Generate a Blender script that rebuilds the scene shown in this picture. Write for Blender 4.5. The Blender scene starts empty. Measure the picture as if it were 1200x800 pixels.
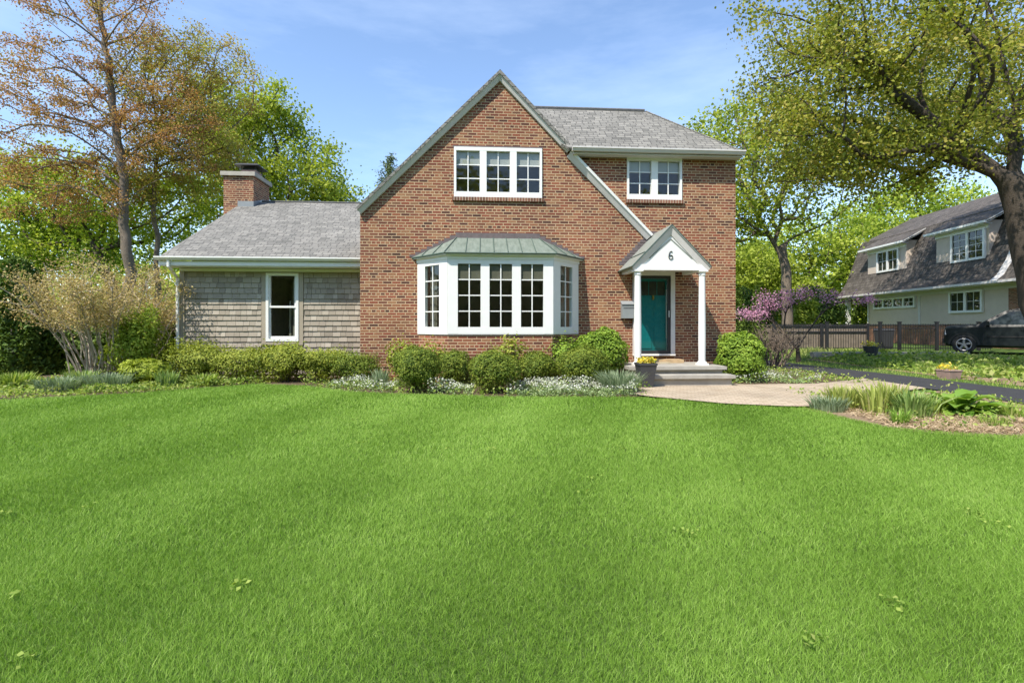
import bpy, math, random
import numpy as np
from mathutils import Vector, Matrix
from mathutils.geometry import tessellate_polygon
R = math.radians
C = bpy.context.scene.collection
S = bpy.context.scene
rng = np.random.default_rng(7)
random.seed(7)

# ------------------------------------------------------------------ object helpers
def tag(o, label=None, cat=None, group=None, kind=None):
    if label: o['label'] = label
    if cat: o['category'] = cat
    if group: o['group'] = group
    if kind: o['kind'] = kind
    return o

def thing(name, label, cat, loc=(0, 0, 0), rz=0.0, group=None):
    o = bpy.data.objects.new(name, None); C.objects.link(o)
    o.location = loc; o.rotation_euler = (0, 0, rz); o.empty_display_size = .2
    return tag(o, label, cat, group)

def link(name, me, parent=None):
    o = bpy.data.objects.new(name, me); C.objects.link(o)
    if parent is not None: o.parent = parent
    return o

def copy_tree(o, parent=None):
    c = o.copy(); C.objects.link(c)
    if parent is not None: c.parent = parent
    for ch in list(o.children): copy_tree(ch, c)
    return c

class MB:
    def __init__(s): s.v = []; s.f = []; s.m = []
    def add(s, vs, fs, m=0):
        b = len(s.v); s.v += [tuple(p) for p in vs]
        for f in fs: s.f.append([b + i for i in f]); s.m.append(m)
        return s
    def hexa(s, p, m=0):      # p: 4 bottom (ccw seen from above), 4 top
        return s.add(p, [(3, 2, 1, 0), (4, 5, 6, 7), (0, 1, 5, 4), (1, 2, 6, 5), (2, 3, 7, 6), (3, 0, 4, 7)], m)
    def box(s, x0, x1, y0, y1, z0, z1, m=0):
        return s.hexa([(x0, y0, z0), (x1, y0, z0), (x1, y1, z0), (x0, y1, z0), (x0, y0, z1), (x1, y0, z1), (x1, y1, z1), (x0, y1, z1)], m)
    def mbox(s, P, a0, a1, d0, d1, z0, z1, m=0):   # P maps (a, d outward, z) to 3-D
        return s.hexa([P(a0, d1, z0), P(a1, d1, z0), P(a1, d0, z0), P(a0, d0, z0), P(a0, d1, z1), P(a1, d1, z1), P(a1, d0, z1), P(a0, d0, z1)], m)
    def prism(s, poly, off, m=0):
        n = len(poly); off = Vector(off)
        vs = [Vector(p) for p in poly]; vs += [p + off for p in vs]
        fs = [tuple(range(n)), tuple(range(2 * n - 1, n - 1, -1))] + [(i + n, (i + 1) % n + n, (i + 1) % n, i) for i in range(n)]
        nn = Vector((0, 0, 0))
        for i in range(n): nn += vs[i].cross(vs[(i + 1) % n])
        if nn.dot(off) > 0: fs = [f[::-1] for f in fs]
        return s.add(vs, fs, m)
    def tube(s, pts, rad, n=6, m=0, cap=True):
        pts = [Vector(p) for p in pts]
        if not hasattr(rad, '__len__'): rad = [rad] * len(pts)
        up = None; rings = []; vs = []
        for i, p in enumerate(pts):
            d = (pts[min(i + 1, len(pts) - 1)] - pts[max(i - 1, 0)])
            d = d.normalized() if d.length > 1e-9 else Vector((0, 0, 1))
            if up is None: up = d.orthogonal().normalized()
            up = (up - d * up.dot(d)); up = up.normalized() if up.length > 1e-6 else d.orthogonal().normalized()
            w = d.cross(up)
            for k in range(n):
                t = 2 * math.pi * k / n
                vs.append(p + (up * math.cos(t) + w * math.sin(t)) * rad[i])
        fs = []
        for i in range(len(pts) - 1):
            for k in range(n):
                a = i * n + k; b = i * n + (k + 1) % n
                fs.append((a, b, b + n, a + n))
        if cap: fs += [tuple(range(n))[::-1], tuple(range(len(vs) - n, len(vs)))]
        return s.add(vs, fs, m)
    def lathe(s, prof, c=(0, 0, 0), n=20, m=0):
        vs = []; fs = []
        for r, z in prof:
            for k in range(n):
                t = 2 * math.pi * k / n
                vs.append((c[0] + r * math.cos(t), c[1] + r * math.sin(t), c[2] + z))
        for i in range(len(prof) - 1):
            for k in range(n):
                a = i * n + k; b = i * n + (k + 1) % n
                fs.append((a, b, b + n, a + n))
        fs += [tuple(range(n))[::-1], tuple(range(len(vs) - n, len(vs)))]
        return s.add(vs, fs, m)
    def poly(s, outer, holes, to3, m=0, flip=False):
        loops = [[Vector((p[0], p[1], 0)) for p in outer]] + [[Vector((p[0], p[1], 0)) for p in h] for h in holes]
        flat = [p for l in loops for p in l]
        tr = tessellate_polygon(loops)
        fs = []
        for t in tr:
            a, b, c = (flat[i] for i in t)
            ccw = (b - a).cross(c - a).z > 0
            fs.append(tuple(t) if ccw != flip else tuple(t)[::-1])
        return s.add([to3(p.x, p.y) for p in flat], fs, m)
    def build(s, name, mats, parent=None, smooth=False, tone=None):
        if not isinstance(mats, (list, tuple)): mats = [mats]
        me = bpy.data.meshes.new(name)
        me.from_pydata(s.v, [], s.f); me.update()
        for m in mats: me.materials.append(m)
        if len(mats) > 1: me.polygons.foreach_set('material_index', s.m)
        auto_uv(me)
        if smooth: me.polygons.foreach_set('use_smooth', [True] * len(me.polygons))
        if tone is not None:
            at = me.attributes.new('tone', 'FLOAT', 'FACE'); at.data.foreach_set('value', tone)
        return link(name, me, parent)

def auto_uv(me):
    n = len(me.polygons)
    if n == 0: return
    N = np.empty(n * 3); me.polygons.foreach_get('normal', N); N = N.reshape(-1, 3)
    co = np.empty(len(me.vertices) * 3); me.vertices.foreach_get('co', co); co = co.reshape(-1, 3)
    vi = np.empty(len(me.loops), int); me.loops.foreach_get('vertex_index', vi)
    tot = np.empty(n, int); me.polygons.foreach_get('loop_total', tot)
    pi = np.repeat(np.arange(n), tot)
    T = np.cross(np.array([0, 0, 1.0]), N); L = np.linalg.norm(T, axis=1)
    flat = L < .05
    T[flat] = (1, 0, 0); L[flat] = 1; T /= L[:, None]
    B = np.cross(N, T)
    p = co[vi]
    uv = np.stack([(p * T[pi]).sum(1), (p * B[pi]).sum(1)], 1)
    l = me.uv_layers.new(name='UVMap'); l.data.foreach_set('uv', uv.astype(np.float32).ravel())

def array_mesh(name, V, tone, mat, faces, parent=None):
    """V: (n, k, 3) vertices of n identical little pieces; faces: list of index tuples into k."""
    n, k = V.shape[:2]
    me = bpy.data.meshes.new(name)
    me.vertices.add(n * k); me.vertices.foreach_set('co', V.astype(np.float32).ravel())
    base = (np.arange(n) * k)[:, None]
    idx = np.concatenate([base + np.array(f)[None, :] for f in faces], axis=1)
    per = sum(len(f) for f in faces)
    st = []; a = 0
    for f in faces: st.append(a); a += len(f)
    starts = (np.arange(n) * per)[:, None] + np.array(st)[None, :]
    me.loops.add(n * per); me.loops.foreach_set('vertex_index', idx.ravel().astype(np.int32))
    me.polygons.add(n * len(faces)); me.polygons.foreach_set('loop_start', starts.ravel().astype(np.int32))
    me.update(calc_edges=True); me.validate()
    at = me.attributes.new('tone', 'FLOAT', 'POINT'); at.data.foreach_set('value', np.repeat(tone, k).astype(np.float32))
    me.materials.append(mat)
    return link(name, me, parent)

def unit(a): return a / np.maximum(np.linalg.norm(a, axis=-1, keepdims=True), 1e-9)

def leaf_verts(P, size, aspect=.7, up=.5, direc=None, rg=None, nrm=None):
    rg = rg or rng
    n = len(P)
    N = unit(rg.normal(size=(n, 3)) + np.array([0, 0, up])) if nrm is None else unit(nrm + rg.normal(size=(n, 3)) * .45)
    D = rg.normal(size=(n, 3)) if direc is None else direc + rg.normal(size=(n, 3)) * .35
    D = unit(D - N * (D * N).sum(1, keepdims=True))
    W = np.cross(N, D)
    s = (size * rg.uniform(.65, 1.25, n))[:, None]
    h = s * .5; w = s * aspect * .5
    fold = N * s * .12
    return np.stack([P - D * h, P + W * w + fold, P + D * h, P - W * w + fold], 1)

# ------------------------------------------------------------------ material helpers
def new_mat(name):
    m = bpy.data.materials.new(name); m.use_nodes = True
    nt = m.node_tree; nt.nodes.clear()
    out = nt.nodes.new('ShaderNodeOutputMaterial')
    return m, nt, out

def N_(nt, t, **kw):
    n = nt.nodes.new(t)
    for k, v in kw.items():
        if k in n.inputs.keys(): n.inputs[k].default_value = v
        else: setattr(n, k, v)
    return n

def ramp(nt, stops, fac=None, interp='LINEAR'):
    r = nt.nodes.new('ShaderNodeValToRGB'); e = r.color_ramp; e.interpolation = interp
    while len(e.elements) < len(stops): e.elements.new(.5)
    for i, (p, c) in enumerate(stops):
        e.elements[i].position = p; e.elements[i].color = (*c, 1)
    if fac is not None: nt.links.new(fac, r.inputs[0])
    return r

def plain(name, col, rough=.6, metal=0, noise=.12, scale=6., bump=0., spec=.5, coat=0):
    m, nt, out = new_mat(name)
    b = N_(nt, 'ShaderNodeBsdfPrincipled', Roughness=rough, Metallic=metal)
    b.inputs['Specular IOR Level'].default_value = spec
    b.inputs['Coat Weight'].default_value = coat
    tc = nt.nodes.new('ShaderNodeTexCoord')
    no = N_(nt, 'ShaderNodeTexNoise', Scale=scale, Detail=6.)
    nt.links.new(tc.outputs['Object'], no.inputs['Vector'])
    r = ramp(nt, [(.25, tuple(c * (1 - noise) for c in col)), (.75, tuple(min(1, c * (1 + noise)) for c in col))], no.outputs['Fac'])
    nt.links.new(r.outputs[0], b.inputs['Base Color'])
    if bump:
        no2 = N_(nt, 'ShaderNodeTexNoise', Scale=scale * 8, Detail=5.)
        nt.links.new(tc.outputs['Object'], no2.inputs['Vector'])
        bp = N_(nt, 'ShaderNodeBump', Strength=bump, Distance=.02)
        nt.links.new(no2.outputs['Fac'], bp.inputs['Height']); nt.links.new(bp.outputs[0], b.inputs['Normal'])
    nt.links.new(b.outputs[0], out.inputs[0])
    return m

def brick_mat(name, cols, mortar, bw=.2127, rh=.0677, ms=.0085, squash=.5, sqf=6, rough=.85, bump=.5, big=.25, offs=.5, msm=.25):
    m, nt, out = new_mat(name); L = nt.links.new
    b = N_(nt, 'ShaderNodeBsdfPrincipled', Roughness=rough); b.inputs['Specular IOR Level'].default_value = .25
    uv = nt.nodes.new('ShaderNodeUVMap')
    br = N_(nt, 'ShaderNodeTexBrick', Scale=1.)
    br.offset = offs; br.squash = squash; br.squash_frequency = sqf
    br.inputs['Color1'].default_value = (0, 0, 0, 1); br.inputs['Color2'].default_value = (1, 1, 1, 1)
    br.inputs['Mortar'].default_value = (0, 0, 0, 1)
    br.inputs['Mortar Size'].default_value = ms; br.inputs['Mortar Smooth'].default_value = msm
    br.inputs['Brick Width'].default_value = bw; br.inputs['Row Height'].default_value = rh
    L(uv.outputs[0], br.inputs['Vector'])
    n1 = N_(nt, 'ShaderNodeTexNoise', Scale=.9, Detail=3.); L(uv.outputs[0], n1.inputs['Vector'])
    n2 = N_(nt, 'ShaderNodeTexNoise', Scale=45., Detail=4.); L(uv.outputs[0], n2.inputs['Vector'])
    k = len(cols)
    rp = ramp(nt, [(i / (k - 1), c) for i, c in enumerate(cols)])
    L(br.outputs['Color'], rp.inputs[0])
    mm = N_(nt, 'ShaderNodeMix', data_type='RGBA')
    L(br.outputs['Fac'], mm.inputs[0]); L(rp.outputs[0], mm.inputs[6]); mm.inputs[7].default_value = (*mortar, 1)
    def vary(src, fac, amt):
        mr = N_(nt, 'ShaderNodeMapRange'); mr.inputs[1].default_value = .3; mr.inputs[2].default_value = .7
        mr.inputs[3].default_value = 1 - amt; mr.inputs[4].default_value = 1 + amt
        L(fac, mr.inputs[0])
        mu = N_(nt, 'ShaderNodeVectorMath', operation='SCALE'); L(src, mu.inputs[0]); L(mr.outputs[0], mu.inputs['Scale'])
        return mu.outputs[0]
    c = vary(mm.outputs[2], n1.outputs['Fac'], big); c = vary(c, n2.outputs['Fac'], .18)
    L(c, b.inputs['Base Color'])
    inv = N_(nt, 'ShaderNodeMath', operation='SUBTRACT'); inv.inputs[0].default_value = 1; L(br.outputs['Fac'], inv.inputs[1])
    ad = N_(nt, 'ShaderNodeMath', operation='MULTIPLY_ADD'); L(n2.outputs['Fac'], ad.inputs[0]); ad.inputs[1].default_value = .4; L(inv.outputs[0], ad.inputs[2])
    bp = N_(nt, 'ShaderNodeBump', Strength=bump, Distance=.008); L(ad.outputs[0], bp.inputs['Height']); L(bp.outputs[0], b.inputs['Normal'])
    L(b.outputs[0], out.inputs[0])
    return m

def tone_mat(name, stops, trans=.3, rough=.6, tint=(1.15, 1.2, .6), spec=.2):
    """colour from a per-piece random tone; some light passes through (leaves, blades)"""
    m, nt, out = new_mat(name); L = nt.links.new
    at = N_(nt, 'ShaderNodeAttribute', attribute_name='tone')
    rp = ramp(nt, stops, at.outputs['Fac'])
    b = N_(nt, 'ShaderNodeBsdfPrincipled', Roughness=rough); b.inputs['Specular IOR Level'].default_value = spec
    L(rp.outputs[0], b.inputs['Base Color'])
    if trans > 0:
        tr = nt.nodes.new('ShaderNodeBsdfTranslucent')
        mu = N_(nt, 'ShaderNodeVectorMath', operation='MULTIPLY'); L(rp.outputs[0], mu.inputs[0]); mu.inputs[1].default_value = tint
        L(mu.outputs[0], tr.inputs['Color'])
        mx = N_(nt, 'ShaderNodeMixShader'); mx.inputs[0].default_value = trans
        L(b.outputs[0], mx.inputs[1]); L(tr.outputs[0], mx.inputs[2]); L(mx.outputs[0], out.inputs[0])
    else: L(b.outputs[0], out.inputs[0])
    return m

def ground_mat(name, stops, scale=3., fine=60., bump=.6, rough=.95):
    m, nt, out = new_mat(name); L = nt.links.new
    tc = nt.nodes.new('ShaderNodeTexCoord')
    a = N_(nt, 'ShaderNodeTexNoise', Scale=scale, Detail=8., Roughness=.7); L(tc.outputs['Object'], a.inputs['Vector'])
    f = N_(nt, 'ShaderNodeTexNoise', Scale=fine, Detail=6., Roughness=.7); L(tc.outputs['Object'], f.inputs['Vector'])
    ad = N_(nt, 'ShaderNodeMix', data_type='FLOAT'); ad.inputs[0].default_value = .55
    L(a.outputs['Fac'], ad.inputs[2]); L(f.outputs['Fac'], ad.inputs[3])
    rp = ramp(nt, stops, ad.outputs[0])
    b = N_(nt, 'ShaderNodeBsdfPrincipled', Roughness=rough); b.inputs['Specular IOR Level'].default_value = .2
    L(rp.outputs[0], b.inputs['Base Color'])
    bp = N_(nt, 'ShaderNodeBump', Strength=bump, Distance=.03); L(f.outputs['Fac'], bp.inputs['Height']); L(bp.outputs[0], b.inputs['Normal'])
    L(b.outputs[0], out.inputs[0])
    return m

def glass_mat(name, tint=(.8, .84, .82), ior=1.52):
    m, nt, out = new_mat(name); L = nt.links.new
    tr = N_(nt, 'ShaderNodeBsdfTransparent'); tr.inputs[0].default_value = (*tint, 1)
    gl = N_(nt, 'ShaderNodeBsdfGlossy', Roughness=.01); gl.inputs[0].default_value = (1, 1, 1, 1)
    fr = N_(nt, 'ShaderNodeFresnel', IOR=ior)
    ge = nt.nodes.new('ShaderNodeNewGeometry'); io = N_(nt, 'ShaderNodeMapRange'); io.inputs[3].default_value = ior; io.inputs[4].default_value = 1 / ior
    L(ge.outputs['Backfacing'], io.inputs[0]); L(io.outputs[0], fr.inputs['IOR'])
    mu = N_(nt, 'ShaderNodeMath', operation='MULTIPLY'); L(fr.outputs[0], mu.inputs[0]); mu.inputs[1].default_value = 1.2
    mx = N_(nt, 'ShaderNodeMixShader'); L(mu.outputs[0], mx.inputs[0]); L(tr.outputs[0], mx.inputs[1]); L(gl.outputs[0], mx.inputs[2])
    L(mx.outputs[0], out.inputs[0])
    return m

M = {}
M['brick'] = brick_mat('red_brick', [(.06, .028, .022), (.145, .048, .032), (.235, .068, .038), (.155, .062, .037), (.24, .092, .048), (.28, .145, .075), (.11, .048, .034), (.245, .078, .043), (.25, .12, .06)], (.46, .335, .21), ms=.0092, big=.14)
M['brick_dark'] = brick_mat('brown_base_brick', [(.09, .04, .03), (.24, .085, .05), (.19, .08, .05), (.28, .12, .07)], (.40, .30, .21))  # brown brick of the neighbour base
M['brick_sill'] = brick_mat('sill_brick', [(.10, .05, .035), (.20, .09, .06), (.25, .12, .08)], (.42, .34, .25), bw=.068, rh=.3, squash=1)
M['shingle'] = brick_mat('asphalt_shingle', [(.135, .132, .12), (.215, .208, .188), (.17, .165, .15), (.255, .245, .22), (.20, .193, .175)], (.075, .073, .068), bw=.23, rh=.13, ms=.012, squash=.7, sqf=3, bump=.6, big=.1, msm=.6)
M['ridge'] = plain('ridge_cap', (.12, .12, .12), .9, noise=.3, scale=12)
M['cedar'] = tone_mat('cedar_shake', [(0, (.23, .20, .16)), (.5, (.33, .29, .235)), (1, (.42, .375, .31))], trans=0, rough=.9)
M['white'] = plain('white_paint', (.76, .76, .74), .45, noise=.03)
M['trim'] = plain('weathered_white_trim', (.60, .575, .56), .55, noise=.06)
M['taupe'] = plain('taupe_trim', (.34, .29, .22), .6, noise=.06)
M['interior'] = plain('dim_interior', (.66, .60, .50), .9)
M['blind_or_dark_sheet'] = plain('roller_blind', (.46, .45, .42), .8, noise=.05)
M['shade'] = plain('roman_shade', (.17, .155, .115), .9, noise=.1)
M['curtain'] = plain('curtain', (.27, .25, .20), .9, noise=.1)
M['painted_dark_room'] = plain('painted_dark_room', (.022, .022, .024), .9)  # near-black colour stands in for the unlit room behind neighbour glass
M['glass'] = glass_mat('window_glass')
M['teal'] = plain('teal_paint', (.006, .20, .215), .35, noise=.06)
M['brass'] = plain('brass', (.6, .42, .15), .3, metal=1)
M['steel'] = plain('satin_steel', (.5, .5, .5), .35, metal=1)
M['dark_metal'] = plain('dark_metal', (.022, .022, .024), .5)
M['lead'] = plain('lead_flashing', (.125, .10, .10), .7, noise=.2, scale=10)
M['grey_metal'] = plain('grey_metal', (.24, .26, .27), .45, noise=.08)
M['stone'] = plain('bluestone', (.33, .31, .27), .8, noise=.22, scale=5, bump=.25)
M['concrete'] = plain('pale_concrete', (.37, .34, .29), .85, noise=.15, scale=5, bump=.2)
M['wood'] = plain('raw_wood', (.45, .32, .18), .7, noise=.2, scale=9)
M['mat_fabric'] = plain('door_mat', (.42, .36, .25), .95, noise=.2, scale=30)
M['charcoal'] = plain('charcoal_pot', (.045, .046, .05), .6, noise=.1)
M['soil'] = plain('soil', (.05, .035, .025), .95)
M['terracotta'] = plain('faded_terracotta', (.33, .22, .19), .85, noise=.2)
M['roof_metal'] = plain('grey_green_metal', (.23, .25, .225), .5, noise=.1)
def copper():
    m, nt, out = new_mat('verdigris_copper'); L = nt.links.new
    tc = nt.nodes.new('ShaderNodeTexCoord'); mp = N_(nt, 'ShaderNodeMapping'); mp.inputs['Scale'].default_value = (9, 2, 2)
    L(tc.outputs['Object'], mp.inputs['Vector'])
    no = N_(nt, 'ShaderNodeTexNoise', Scale=1.6, Detail=7., Roughness=.65); L(mp.outputs[0], no.inputs['Vector'])
    rp = ramp(nt, [(.2, (.08, .105, .085)), (.45, (.145, .18, .148)), (.75, (.215, .25, .213))], no.outputs['Fac'])
    b = N_(nt, 'ShaderNodeBsdfPrincipled', Roughness=.6); L(rp.outputs[0], b.inputs['Base Color']); L(b.outputs[0], out.inputs[0])
    return m
M['copper'] = copper()
M['seam'] = plain('copper_seam', (.07, .11, .09), .6)
M['bark'] = ground_mat('bark', [(.3, (.055, .045, .036)), (.55, (.09, .074, .06)), (.75, (.135, .113, .094))], scale=3, fine=30, bump=1.0)
M['bark_pale'] = ground_mat('pale_bark', [(.3, (.10, .08, .06)), (.55, (.19, .155, .12)), (.75, (.29, .25, .20))], scale=5, fine=26, bump=.8)
M['twig'] = plain('twig_bark', (.17, .13, .10), .9, noise=.25)
M['twig_grey'] = plain('grey_stem_bark', (.36, .31, .25), .9, noise=.25)
M['asphalt'] = ground_mat('asphalt', [(.3, (.030, .030, .032)), (.7, (.062, .062, .065))], scale=2, fine=140, bump=.4)
M['mulch'] = ground_mat('mulch', [(.3, (.06, .04, .025)), (.55, (.15, .11, .07)), (.75, (.28, .22, .14))], scale=2.5, fine=38, bump=1.)
M['dry_mulch'] = ground_mat('dry_mulch', [(.3, (.14, .09, .055)), (.5, (.29, .21, .135)), (.75, (.46, .36, .25))], scale=2.5, fine=32, bump=1.)
M['earth'] = ground_mat('turf_soil', [(.3, (.05, .088, .016)), (.7, (.10, .16, .036))], scale=1.2, fine=45, bump=.6)
M['paver'] = brick_mat('clay_paver', [(.34, .27, .19), (.44, .355, .26), (.39, .32, .235), (.47, .385, .285)], (.23, .185, .13), bw=.21, rh=.105, ms=.009, squash=1, big=.15, bump=.6)

# leaf palettes
def pal(*c): return [(i / (len(c) - 1), x) for i, x in enumerate(c)]
M['grass'] = tone_mat('lawn_blade', pal((.105, .203, .024), (.185, .325, .042), (.26, .42, .068), (.39, .53, .145)), trans=.35)
M['cover'] = tone_mat('wild_cover', pal((.10, .18, .03), (.22, .33, .055), (.34, .43, .09), (.44, .47, .17)), trans=.35)
M['yew'] = tone_mat('yew_needle', pal((.045, .085, .014), (.12, .18, .024), (.215, .27, .036), (.34, .355, .055)), trans=.2)
M['box'] = tone_mat('boxwood_leaf', pal((.07, .135, .018), (.18, .29, .034), (.29, .41, .055), (.39, .49, .09)), trans=.3)
M['spirea'] = tone_mat('spirea_leaf', pal((.09, .135, .022), (.22, .27, .04), (.34, .38, .055), (.43, .44, .09)), trans=.3)
M['tan'] = tone_mat('tan_leaf', pal((.27, .215, .09), (.42, .335, .13), (.52, .425, .165), (.55, .41, .22), (.46, .46, .14)), trans=.3, tint=(1.1, 1.05, .8))
M['conifer'] = tone_mat('dark_conifer', pal((.035, .065, .013), (.075, .135, .022), (.15, .225, .035), (.25, .33, .06)), trans=.15)
M['bronze'] = tone_mat('bronze_leaf', pal((.19, .095, .06), (.34, .175, .08), (.45, .265, .095), (.51, .345, .12), (.40, .375, .10)), trans=.35, tint=(1.2, 1.05, .7))
M['orange'] = tone_mat('orange_green_leaf', pal((.27, .16, .06), (.44, .29, .08), (.50, .385, .10), (.41, .42, .09), (.52, .52, .12)), trans=.35)
M['maple'] = tone_mat('olive_maple_leaf', pal((.11, .13, .022), (.205, .24, .035), (.305, .335, .05), (.37, .30, .072), (.42, .445, .082)), trans=.38)
M['green'] = tone_mat('fresh_leaf', pal((.13, .18, .026), (.26, .33, .042), (.38, .445, .06), (.49, .52, .11)), trans=.4)
M['lime'] = tone_mat('lime_leaf', pal((.15, .235, .03), (.29, .39, .046), (.42, .49, .07), (.52, .55, .13)), trans=.4)
M['pine'] = tone_mat('grey_pine', pal((.07, .10, .04), (.13, .17, .075), (.21, .25, .12)), trans=.15)
M['pink'] = tone_mat('redbud_blossom', pal((.42, .18, .28), (.62, .32, .46), (.75, .46, .62)), trans=.3, tint=(1, .9, 1))
M['sage'] = tone_mat('grey_green_leaf', pal((.13, .185, .09), (.25, .32, .18), (.36, .43, .28)), trans=.25, tint=(1, 1.1, .8))
M['flower'] = tone_mat('white_flower_mix', pal((.14, .22, .07), (.24, .33, .13), (.33, .41, .20), (.46, .50, .36), (.70, .70, .64)), trans=.2, tint=(1, 1, .9))
M['yellow'] = tone_mat('yellow_petal', pal((.55, .38, .02), (.75, .58, .04), (.70, .62, .15), (.25, .38, .05)), trans=.2)
M['iris'] = tone_mat('strap_leaf', pal((.10, .18, .05), (.21, .32, .085), (.32, .43, .14), (.43, .50, .22)), trans=.3)
M['lily'] = tone_mat('lily_leaf', pal((.18, .23, .045), (.32, .38, .08), (.43, .47, .14), (.50, .46, .22)), trans=.3)
M['hosta'] = tone_mat('broad_leaf', pal((.10, .21, .025), (.20, .34, .05), (.32, .44, .09)), trans=.3, rough=.4, spec=.4)
M['straw'] = tone_mat('straw', pal((.30, .21, .12), (.44, .33, .20), (.56, .45, .30)), trans=.1)

# ------------------------------------------------------------------ terrain
def gz(x, y):
    x = np.asarray(x, float); y = np.asarray(y, float)
    z = -.02 * np.clip(9 - y, 0, 12)
    return z + .22 * np.clip((y - 12) / 7, 0, 1) * np.clip((x - 10.5) / 1.5, 0, 1)
def g1(x, y): return float(gz(x, y))

def axis(lo, hi, st, far):
    a = list(np.arange(lo, hi + 1e-6, st))
    return [-far, -far / 3, lo * 2.2] + a + [hi * 2.2, far / 3, far]
def ground():
    xs = axis(-20, 30, .5, 900); ys = [-900, -200, -40] + list(np.arange(-10, 40.01, .5)) + [80, 250, 1500]
    X, Y = np.meshgrid(xs, ys); Z = gz(X, Y)
    V = np.stack([X, Y, Z], -1).reshape(-1, 3); nx = len(xs)
    mb = MB(); mb.add(V.tolist(), [(j * nx + i, j * nx + i + 1, (j + 1) * nx + i + 1, (j + 1) * nx + i) for j in range(len(ys) - 1) for i in range(nx - 1)])
    o = mb.build('ground', M['earth']); tag(o, kind='structure')
ground()

def sheet(name, poly, mat, dz, step=.5, label=None, cat=None):
    """flat polygon cut by horizontal strips so that it follows the terrain"""
    def clip(P, c, keep):     # keep y >= c (keep=1) or y <= c (-1)
        out = []
        for i in range(len(P)):
            a, b = P[i], P[(i + 1) % len(P)]
            ia = (a[1] - c) * keep >= 0; ib = (b[1] - c) * keep >= 0
            if ia: out.append(a)
            if ia != ib:
                t = (c - a[1]) / (b[1] - a[1]); out.append((a[0] + t * (b[0] - a[0]), c))
        return out
    mb = MB()
    tris = tessellate_polygon([[Vector((*p, 0)) for p in poly]])
    y0 = min(p[1] for p in poly); y1 = max(p[1] for p in poly)
    for t in tris:
        T = [poly[i] for i in t]
        if (T[1][0] - T[0][0]) * (T[2][1] - T[0][1]) - (T[1][1] - T[0][1]) * (T[2][0] - T[0][0]) < 0: T = T[::-1]
        k = math.floor(y0 / step)
        while k * step < y1:
            P = clip(clip(T, k * step, 1), (k + 1) * step, -1)
            k += 1
            if len(P) > 2: mb.add([(x, y, g1(x, y) + dz) for x, y in P], [tuple(range(len(P)))])
    o = mb.build(name, mat); tag(o, kind='structure')
    return o

EDGE = [(-16, 8.6), (-8.86, 8.9), (-7.31, 9.75), (-5.74, 11.35), (-4.4, 11.0), (-3.2, 10.05), (-2.44, 9.75), (0, 9.3), (2.19, 9.3), (3.0, 8.9), (3.53, 8.5), (4.72, 8.15), (4.8, 7.5), (4.96, 6.75), (5.5, 6.42), (6.24, 6.24), (7.5, 5.9), (9.5, 5.0)]
EX = [e[0] for e in EDGE]; EY = [e[1] for e in EDGE]
def edge_y(x): return np.interp(x, EX, EY)

sheet('planting_bed', [(-16, 8.6)] + [e for e in EDGE if -16 < e[0] < 2.3] + [(2.6, 9.6), (2.6, 13.5), (-9.0, 14.2), (-16, 14.2)], M['mulch'], .010)
sheet('island_bed', [(4.62, 8.15), (4.72, 7.5), (4.96, 6.62), (5.5, 6.3), (6.24, 6.1), (7.5, 5.75), (8.5, 5.3), (8.5, 10.2), (6.4, 9.3)], M['dry_mulch'], .010)
sheet('verge_soil', [(11.0, 9.5), (24, 9.5), (24, 19.0), (10.9, 19.0), (10.9, 14)], M['dry_mulch'], .012)
sheet('side_bed', [(4.75, 11.15), (5.2, 11.2), (6.7, 11.35), (8.4, 12.6), (8.4, 16), (5.6, 16), (4.75, 13.2)], M['mulch'], .012)
sheet('driveway', [(8.5, 0), (10.1, 0), (10.25, 8), (10.3, 10.3), (10.15, 13), (9.7, 17), (9.5, 24), (7.7, 24), (8.3, 16), (8.55, 12.5), (8.5, 9)], M['asphalt'], .022)
sheet('front_walk', [(2.35, 11.6), (2.3, 9.5), (2.55, 9.2), (3.0, 8.85), (3.53, 8.48), (4.3, 8.25), (4.75, 8.2), (6.3, 9.3), (8.5, 10.5), (8.52, 12.4), (6.7, 11.3), (5.1, 11.15), (4.7, 11.3)], M['paver'], .034)

# ------------------------------------------------------------------ grass (uncountable blades)
def blades(name, P, h, w, mat, tone, lean, curl=.5):
    n = len(P)
    az = rng.uniform(0, 2 * np.pi, n)
    W = np.stack([np.cos(az), np.sin(az), np.zeros(n)], 1)
    up = np.array([0, 0, 1.0])
    h = h[:, None]; w = (w * .5)[:, None]
    mid = P + up * h * .55 + lean * h * .35
    tip = P + up * h * (1 - .12 * curl) + lean * h
    V = np.stack([P - W * w, P + W * w, mid + W * w * .8, mid - W * w * .8, tip], 1)
    return array_mesh(name, V, tone, mat, [(0, 1, 2, 3), (3, 2, 4)])

def smooth_noise(x, y, sc, seed):
    r = np.random.default_rng(seed); v = np.zeros_like(x)
    for k in range(7):
        a = r.uniform(0, 6.28); f = sc * r.uniform(.6, 1.8); v = v + np.sin((x * math.cos(a) + y * math.sin(a)) * f + r.uniform(0, 6.28))
    return v / 2.6

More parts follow.
